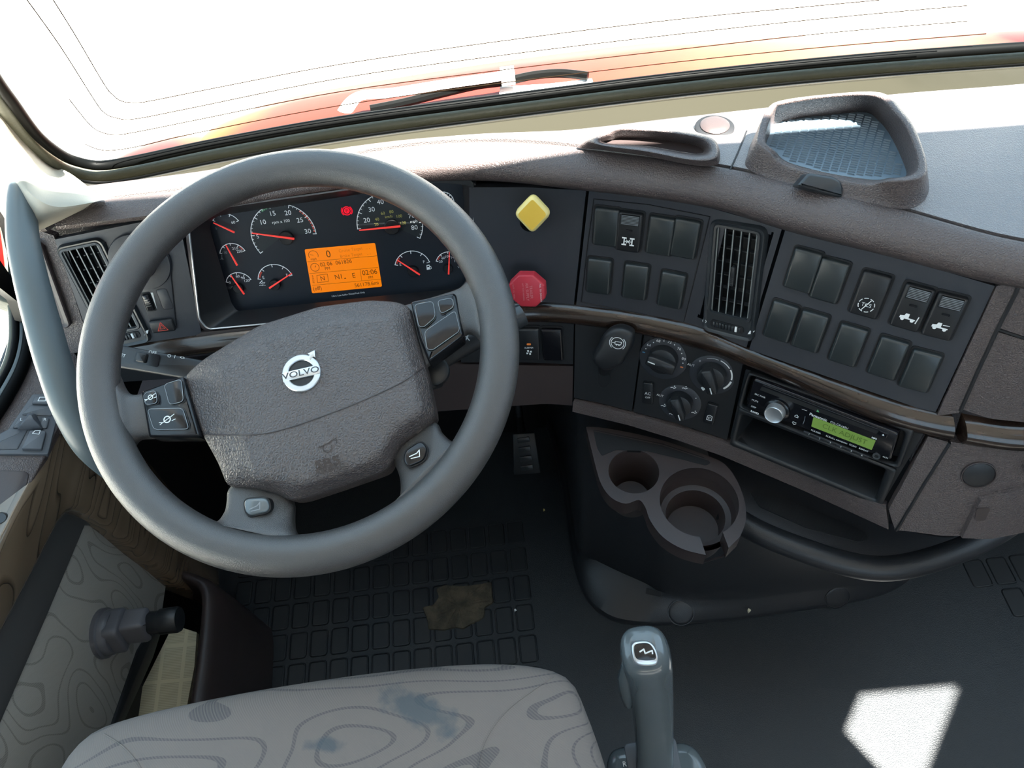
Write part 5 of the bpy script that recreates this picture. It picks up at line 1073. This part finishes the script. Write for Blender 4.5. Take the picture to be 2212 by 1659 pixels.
# ------------------------------------------------------------------ centre console under the radio
cns = thing('centre_console', 'dark charcoal moulded console foot with two round caps under the radio', 'console', V((.35, .6, 0)))
B0 = [(1170, 900), (1195, 970), (1212, 1050), (1226, 1140), (1240, 1225), (1262, 1288), (1298, 1328), (1345, 1347), (1420, 1352), (1560, 1342), (1700, 1324), (1850, 1300), (1925, 1278), (1965, 1252), (1978, 1232), (1975, 1190)]
B2 = [(1180, 885), (1205, 950), (1225, 1030), (1238, 1120), (1252, 1192), (1290, 1212), (1340, 1236), (1390, 1258), (1440, 1282), (1540, 1292), (1680, 1282), (1830, 1262), (1895, 1250), (1925, 1236), (1940, 1220), (1945, 1180)]
n = 60; b0 = resample([atz(*p, 0) for p in B0], n); i0 = [p + V((0, 0, .010)) for p in b0]
s0 = [V(p) for p in catmull([tuple(atz(*p, .0)) for p in B0], 6)]; s2 = [V(p) for p in catmull([tuple(atz(*p, .045)) for p in B2], 6)]
cen_ = V((.40, .68, 0))
def sh(l, k, z): return [V((p.x + (cen_.x - p.x) * k, p.y + (cen_.y - p.y) * k, z)) for p in l]
up_ = [V((max(.10, min(.62, .10 + (p.x - .07) * .92)), max(p.y + .03, .615 + .02 * sin(i * .2)), .50)) for i, p in enumerate(s2)]
up_ = [V((p.x, max(p.y + .035, .60), .51)) for p in s2]
rows = [s0, [p + V((0, 0, .008)) for p in s0], sh(s0, .012, .014)]
s1 = [a.lerp(b, .55) for a, b in zip(s0, s2)]; rows += [[V((p.x, p.y, .028)) for p in s1], [V((a.x, a.y, .038)) for a in [x.lerp(y, .85) for x, y in zip(s0, s2)]], s2, [a.lerp(b, .05) for a, b in zip(s2, up_)], [a.lerp(b, .45) + V((0, -.01, 0)) for a, b in zip(s2, up_)], up_]
m = MB(); m.rings(rows, cons_m, False); m.build('moulding', cns, 35); gC = Guide(m)
for p in ((1471, 1323), (1809, 1291)):
    F = gC.fr(p[0], p[1], p[0] + 12, p[1] - 1, .0004); m = MB(); m.rev([(.0240, -.002), (.0240, .0006), (.0225, .0006), (.0222, -.0004), (.0215, .0002), (.018, .0010), (.004, .0012)], F, cons_m); m.build('round_cap', cns)
F = gC.fr(1412, 1280, 1430, 1284, .0006); m = MB(); m.prism(rect(0, 0, .028, .010), -.001, .0006, F, void); m.build('slot', cns)
# lower shelf with padded edge tube
t = thing('lower_shelf', 'black shelf with padded rounded edge and ribbed mat below the radio', 'shelf', V((.45, .45, .42)))
tp = [(1560, 1102), (1640, 1150), (1740, 1190), (1830, 1218), (1900, 1228), (1970, 1220), (2050, 1196), (2120, 1166), (2180, 1130), (2240, 1080), (2320, 1000)]
pth = [V(p) for p in catmull([tuple(atz(*p, .43)) for p in tp], 6)]
m = MB(); m.tube(pth, .0165, cons_m, seg=20); m.build('padded_edge', t, 80)
m = MB(); m.rings([[p + V((0, 0, .008)) for p in pth], [p + V((0, .03, .012)) for p in pth], [V((p.x + .0, max(p.y + .1, .62), .445)) for p in pth]], cons_m, False); m.build('deck', t, 60); gS = Guide(m)
q = [(1620, 1062), (1700, 1078), (1800, 1120), (1868, 1150), (1876, 1166), (1855, 1172), (1740, 1140), (1640, 1095)]
F = gS.quad((1640, 1060), (1870, 1140), (1860, 1175), (1640, 1100), .001); m = MB(); o = rpoly(F.locs(q), .004); m.prism(o, -.001, .0015, F, black)
xs_ = [p[0] for p in o]; x = min(xs_)
while x < max(xs_): 
    ys = [p[1] for p in o if abs(p[0] - x) < .02]
    if ys and max(ys) - min(ys) > .006: m.line(F, [(x, min(ys) + .002), (x + .004, max(ys) - .002)], .0010, rubber, .0021)
    x += .0042
m.build('ribbed_mat', t)
# cup holder
FC = Fr(V((.2, .5, .50)), (1, 0, 0), (0, 0, 1)); t = thing('cup_holder', 'dark brown double cup holder with notched larger cup under the climate controls', 'cup holder', V((.2, .5, .40)))
k1 = FC.loc(1369, 1018); k2 = FC.loc(1510, 1083); ra = .0335; rb = .0500
O2 = [(1266, 922), (1310, 925), (1420, 948), (1530, 985), (1568, 1005), (1594, 1042), (1609, 1086), (1611, 1125), (1598, 1160)]; O3 = [(1525, 1199), (1475, 1186), (1432, 1160), (1405, 1125), (1394, 1096), (1380, 1080), (1352, 1088), (1322, 1076), (1300, 1048), (1286, 1005)]
sm2 = [p[:2] for p in catmull([(*p, 0) for p in O2], 4)]; sm3 = [p[:2] for p in catmull([(*p, 0) for p in O3 + [O2[0]]], 4)][:-1]
l2 = FC.locs(sm2 + [(1574, 1184)]); l3 = FC.locs(sm3)
na = atan2(FC.loc(1548, 1185)[1] - k2[1], FC.loc(1548, 1185)[0] - k2[0]); dn = .30
arcp = [(k2[0] + rb * cos(na + dn + (2 * pi - 2 * dn) * i / 60), k2[1] + rb * sin(na + dn + (2 * pi - 2 * dn) * i / 60)) for i in range(61)]
full = l2 + arcp[::1] + l3 if True else None
m = MB(); top_o = l2 + arcp + l3
m.plate(top_o, [circ(*k1, ra, 48)], -.0035, 0, FC, brown_dark)
m.rings([[FC.M @ V((*p, h)) for p in s] for s, h in ((inset(top_o, .0012), -.0002), (top_o, -.0015), (top_o, -.028))], brown_dark)
m.rings([[FC.M @ V((k1[0] + r * cos(2 * pi * i / 48), k1[1] + r * sin(2 * pi * i / 48), h)) for i in range(48)] for r, h in ((ra + .002, 0), (ra + .0004, -.0006), (ra, -.003), (ra * .86, -.070))], brown_dark)
m.build('tray', t, 35)
m = MB(); od = l2 + l3
m.rings([[FC.M @ V((*p, h)) for p in s] for s, h in ((od, -.024), (inset(od, .002), -.030), (inset(od, .006), -.034))], brown_dark); m.build('band', t, 60)
for k, r, d in ((k1, ra, .075), (k2, rb, .085)):
    m = MB(); I = Matrix.Translation((k[0] + FC.o.x, k[1] + FC.o.y, FC.o.z))
    m.rings([[I @ V((q * cos(2 * pi * i / 48), q * sin(2 * pi * i / 48), h)) for i in range(48)] for q, h in ((r + .007, -.026), (r * .98, -.05), (r * .84, -d - .004))], brown_dark, True, False, True)
    if r == rb: m.rings([[I @ V((q * cos(2 * pi * i / 48), q * sin(2 * pi * i / 48), h)) for i in range(48)] for q, h in ((r, -.026), (r * .93, -.040), (r * .78, -.041), (r * .77, -.043), (r * .70, -.080))], brown_dark)
    m.rings([[I @ V((q * cos(2 * pi * i / 48), q * sin(2 * pi * i / 48), h)) for i in range(48)] for q, h in ((r * .72, -d + .006), (r * .05, -d + .006))], brown_dark, True, False, True)
    if r == ra: m.rings([[I @ V((q * cos(2 * pi * i / 48), q * sin(2 * pi * i / 48), h)) for i in range(48)] for q, h in ((r * .9, -.06), (r * .84, -d + .006))], brown_dark)
    m.build('cup', t, 50)
m = MB(); gq = rpoly(FC.locs([(1281, 928), (1330, 938), (1430, 958), (1520, 988), (1536, 1000), (1525, 1006), (1470, 992), (1400, 975), (1330, 972), (1300, 985), (1290, 968)]), .003); m.prism(gq, -.004, .0006, FC, void); m.line(FC, FC.locs([(1284, 932), (1430, 962), (1530, 995)]), .0014, brown_dark, .0012); m.build('slot', t)

# ------------------------------------------------------------------ gear shifter
t = thing('gear_shifter', 'glossy grey gear shifter lever beside the seat cushion', 'gear shifter', atz(1415, 1640, .36))
secs = [(1414, 1655, .405, .0215, .017), (1414, 1620, .425, .0215, .017), (1411, 1560, .470, .0222, .018), (1407, 1500, .520, .0232, .020), (1402, 1455, .560, .0245, .0225), (1397, 1425, .590, .0255, .0245), (1393, 1408, .610, .0245, .0235), (1390, 1398, .622, .0205, .019), (1388, 1395, .628, .012, .011)]
P = catmull([(*atz(a, b, z), rx, ry) for a, b, z, rx, ry in secs], 5); rows = []
for q in P: rows.append([V((q[0] + q[3] * (abs(cos(a)) ** .75) * (1 if cos(a) > 0 else -1), q[1] + q[4] * (abs(sin(a)) ** .75) * (1 if sin(a) > 0 else -1), q[2] - .25 * q[4] * sin(a) * -1)) for a in [2 * pi * i / 32 for i in range(32)]])
m = MB(); m.rings(rows, shiftm, True, True, True); m.build('lever', t, 60); gT = Guide(m)
F = Fr(atz(1393, 1412, .632), (1, -.03, 0), (0, -.45, .89)); o = rpoly(F.locs([(1364, 1388), (1384, 1384), (1406, 1385), (1421, 1408), (1424, 1436), (1398, 1440), (1371, 1436), (1364, 1410)]), .006)
m = MB(); m.prism(o, -.014, .001, F, silver, .002); cp = m.build('top_cap', t)
m = MB(); o2 = rpoly(F.locs([(1369, 1392), (1386, 1388), (1403, 1389), (1415, 1408), (1418, 1424), (1397, 1427), (1374, 1424), (1369, 1408)]), .005); m.prism(o2, 0, .0020, F, gloss, .0006); c = F.loc(1395, 1408); m.line(F, [(c[0] - .006, c[1] + .001), (c[0] - .002, c[1] + .003), (c[0] - .001, c[1] - .001), (c[0] + .006, c[1] + .001), (c[0] + .006, c[1] - .002)], .0014, white_i, .0024); m.build('mode_button', cp)
m = MB(); m.tube([atz(1355, 1435, .575), atz(1352, 1460, .555), atz(1354, 1495, .525), atz(1358, 1520, .50)], [.006, .009, .009, .006], shiftm, seg=12); m.build('side_trigger', t, 60)
F = Fr(atz(1418, 1690, .40), (1, .0, 0), (0, -.05, 1)); m = MB(); o = rpoly([F.loc(*p) for p in [(1312, 1640), (1322, 1618), (1350, 1608), (1480, 1600), (1505, 1612), (1530, 1650), (1560, 1900), (1300, 1900)]], .012); m.prism(o, -.12, 0, F, shiftm, .012, -.01); m.build('base', t, 60)
m = MB(); c = F.loc(1414, 1660); m.prism(rpoly(rect(c[0], c[1] - .03, .062, .12), .006), -.002, .0015, F, swm, .001); m.text('R', F, *F.loc(1349, 1651), .0055, white_i, h=.0008); m.build('gate_plate', t)

# ------------------------------------------------------------------ driver seat
t = thing('driver_seat', 'taupe fabric seat cushion with wavy line pattern and blue grey stain', 'seat', V((-.2, 0, 0)))
SO = [(150, 1665), (178, 1622), (225, 1582), (300, 1555), (400, 1530), (560, 1498), (750, 1468), (900, 1450), (1020, 1441), (1110, 1441), (1180, 1450), (1222, 1466), (1245, 1490), (1262, 1530), (1285, 1590), (1308, 1660), (1335, 1760)]
so = [tuple(atz(*p, .585))[:2] for p in [q[:2] for q in catmull([(*p, 0) for p in SO], 5)]]; so = so + [(.07, -.25), (.05, -.30), (-.48, -.30), (-.52, -.22), (-.52, .12)]
so = [tuple(p) for p in resample([(*p, 0) for p in so + [so[0]]], 161)][:-1]; so = [p[:2] for p in so]
sc_ = V((-.22, -.03)); 
def ssc(k): return [(sc_.x + (p[0] - sc_.x) * k, sc_.y + (p[1] - sc_.y) * k) for p in so]
prof = [(.94, .44), (.975, .47), (.99, .52), (1.0, .565), (1.0, .585), (.992, .601), (.975, .612), (.94, .620), (.88, .626), (.78, .629), (.62, .628), (.45, .624), (.25, .622), (.03, .622)]
prof = catmull(prof, 3); m = MB(); m.rings([[V((*p, z)) for p in ssc(k)] for k, z in prof], seatm, True, True, True); m.build('cushion', t, 80); gSe = Guide(m)
for ln in ([(1195, 1462), (1150, 1492), (1100, 1530), (1062, 1575), (1040, 1620), (1030, 1670)], [(225, 1586), (265, 1612), (295, 1645), (310, 1670)]):
    m = MB(); m.tube([gSe.P(*p[:2], .0000) for p in catmull([(*p, 0) for p in ln], 5)], .0009, seatm, seg=6); m.build('seam', t)
m = MB(); m.box((-.44, -.28, 0), (.0, .12, .44), black); m.build('seat_base', t)

# ------------------------------------------------------------------ cab shell
m = MB(); FRf = Fr(V((0, 0, 1.9)), (1, 0, 0), (0, 0, 1)); sh_ = SUN / -SUN.z
hl = [atz(*p, 0) - sh_ * 1.9 for p in [(1862, 1502), (2083, 1482), (2000, 1695), (1940, 1700), (1829, 1580)]]; hl = [(p.x, p.y) for p in hl]  # added roof hole, shaped to throw the sun patch on the floor
m.plate([(-.72, -1.25), (1.42, -1.25), (1.42, .15), (-.72, .20)], [hl], 0, .02, FRf, headl); tag(m.build('ceiling'), 'cab roof lining with an added opening that casts the floor sun patch', None, None, 'structure')
hy = lambda x: .364 - .07 * (x - .12)
m = MB(); m.rings([[V((-.72, hy(-.72), 1.745)), V((1.42, hy(1.42), 1.745))], [V((-.72, hy(-.72), 1.76)), V((1.42, hy(1.42), 1.76))], [V((-.72, .19, 1.92)), V((1.42, .14, 1.92))], [V((-.72, .17, 1.92)), V((1.42, .12, 1.92))], [V((-.72, hy(-.72) - .03, 1.745)), V((1.42, hy(1.42) - .03, 1.745))], [V((-.72, hy(-.72), 1.745)), V((1.42, hy(1.42), 1.745))]], headl, False); tag(m.build('trim_3'), 'windscreen header', None, None, 'structure')
m = MB(); m.box((1.37, -1.25, 0), (1.42, .98, .75), headl); m.box((1.37, -1.25, .75), (1.42, -.2, 1.9), headl); m.box((1.37, -1.25, 1.6), (1.42, .98, 1.9), headl); tag(m.build('wall_right'), 'right cab wall with door window opening', None, None, 'structure')
m = MB(); m.box((-.72, -1.30, 0), (1.42, -1.25, .95), headl); m.box((-.72, -1.30, 1.7), (1.42, -1.25, 1.92), headl); m.box((-.72, -1.30, .95), (-.45, -1.25, 1.7), headl); m.box((1.15, -1.30, .95), (1.42, -1.25, 1.7), headl); tag(m.build('wall_back'), 'rear cab wall with rear window opening', None, None, 'structure')

# ------------------------------------------------------------------ outside: hood, wiper, ground
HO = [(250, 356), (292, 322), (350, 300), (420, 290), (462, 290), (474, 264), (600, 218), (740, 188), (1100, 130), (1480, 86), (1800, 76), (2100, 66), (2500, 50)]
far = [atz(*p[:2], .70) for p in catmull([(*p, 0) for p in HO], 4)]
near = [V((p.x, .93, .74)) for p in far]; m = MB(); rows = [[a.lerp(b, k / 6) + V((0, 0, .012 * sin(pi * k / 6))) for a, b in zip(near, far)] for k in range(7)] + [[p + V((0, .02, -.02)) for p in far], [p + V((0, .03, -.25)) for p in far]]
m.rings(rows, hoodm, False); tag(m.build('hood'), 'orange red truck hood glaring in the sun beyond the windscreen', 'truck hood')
t = thing('windscreen_wiper', 'black and silver wiper lying on the red hood base outside the windscreen', 'wiper', atz(1000, 200, .76))
W = lambda l, z=.765: [V(p) for p in catmull([tuple(atz(*p, z)) for p in l], 6)]
m = MB(); m.tube(W([(800, 236), (870, 222), (960, 200), (1030, 184), (1090, 176), (1150, 163), (1210, 158), (1270, 164)]), .0065, gasket, seg=8); m.build('blade', t)
silw = mat('white_wiper_metal', (.7, .7, .68), .35)
m = MB(); m.tube(W([(745, 240), (775, 208), (850, 200), (960, 182), (1060, 168), (1095, 162)], .775), [.012] * 31, silw, seg=8, flat=.3); m.build('arm', t)
m = MB(); m.tube(W([(1080, 195), (1130, 193), (1200, 188), (1280, 178)], .755), .010, silw, seg=8, flat=.3); m.build('arm', t)
m = MB(); c = atz(1097, 167, .778); m.box((c.x - .010, c.y - .008, c.z - .008), (c.x + .010, c.y + .012, c.z + .010), silw); m.build('pivot', t)
m = MB(); m.box((-60, -60, -1.55), (60, 80, -1.5), concrete); tag(m.build('ground'), 'pale sunlit concrete yard', None, None, 'structure')
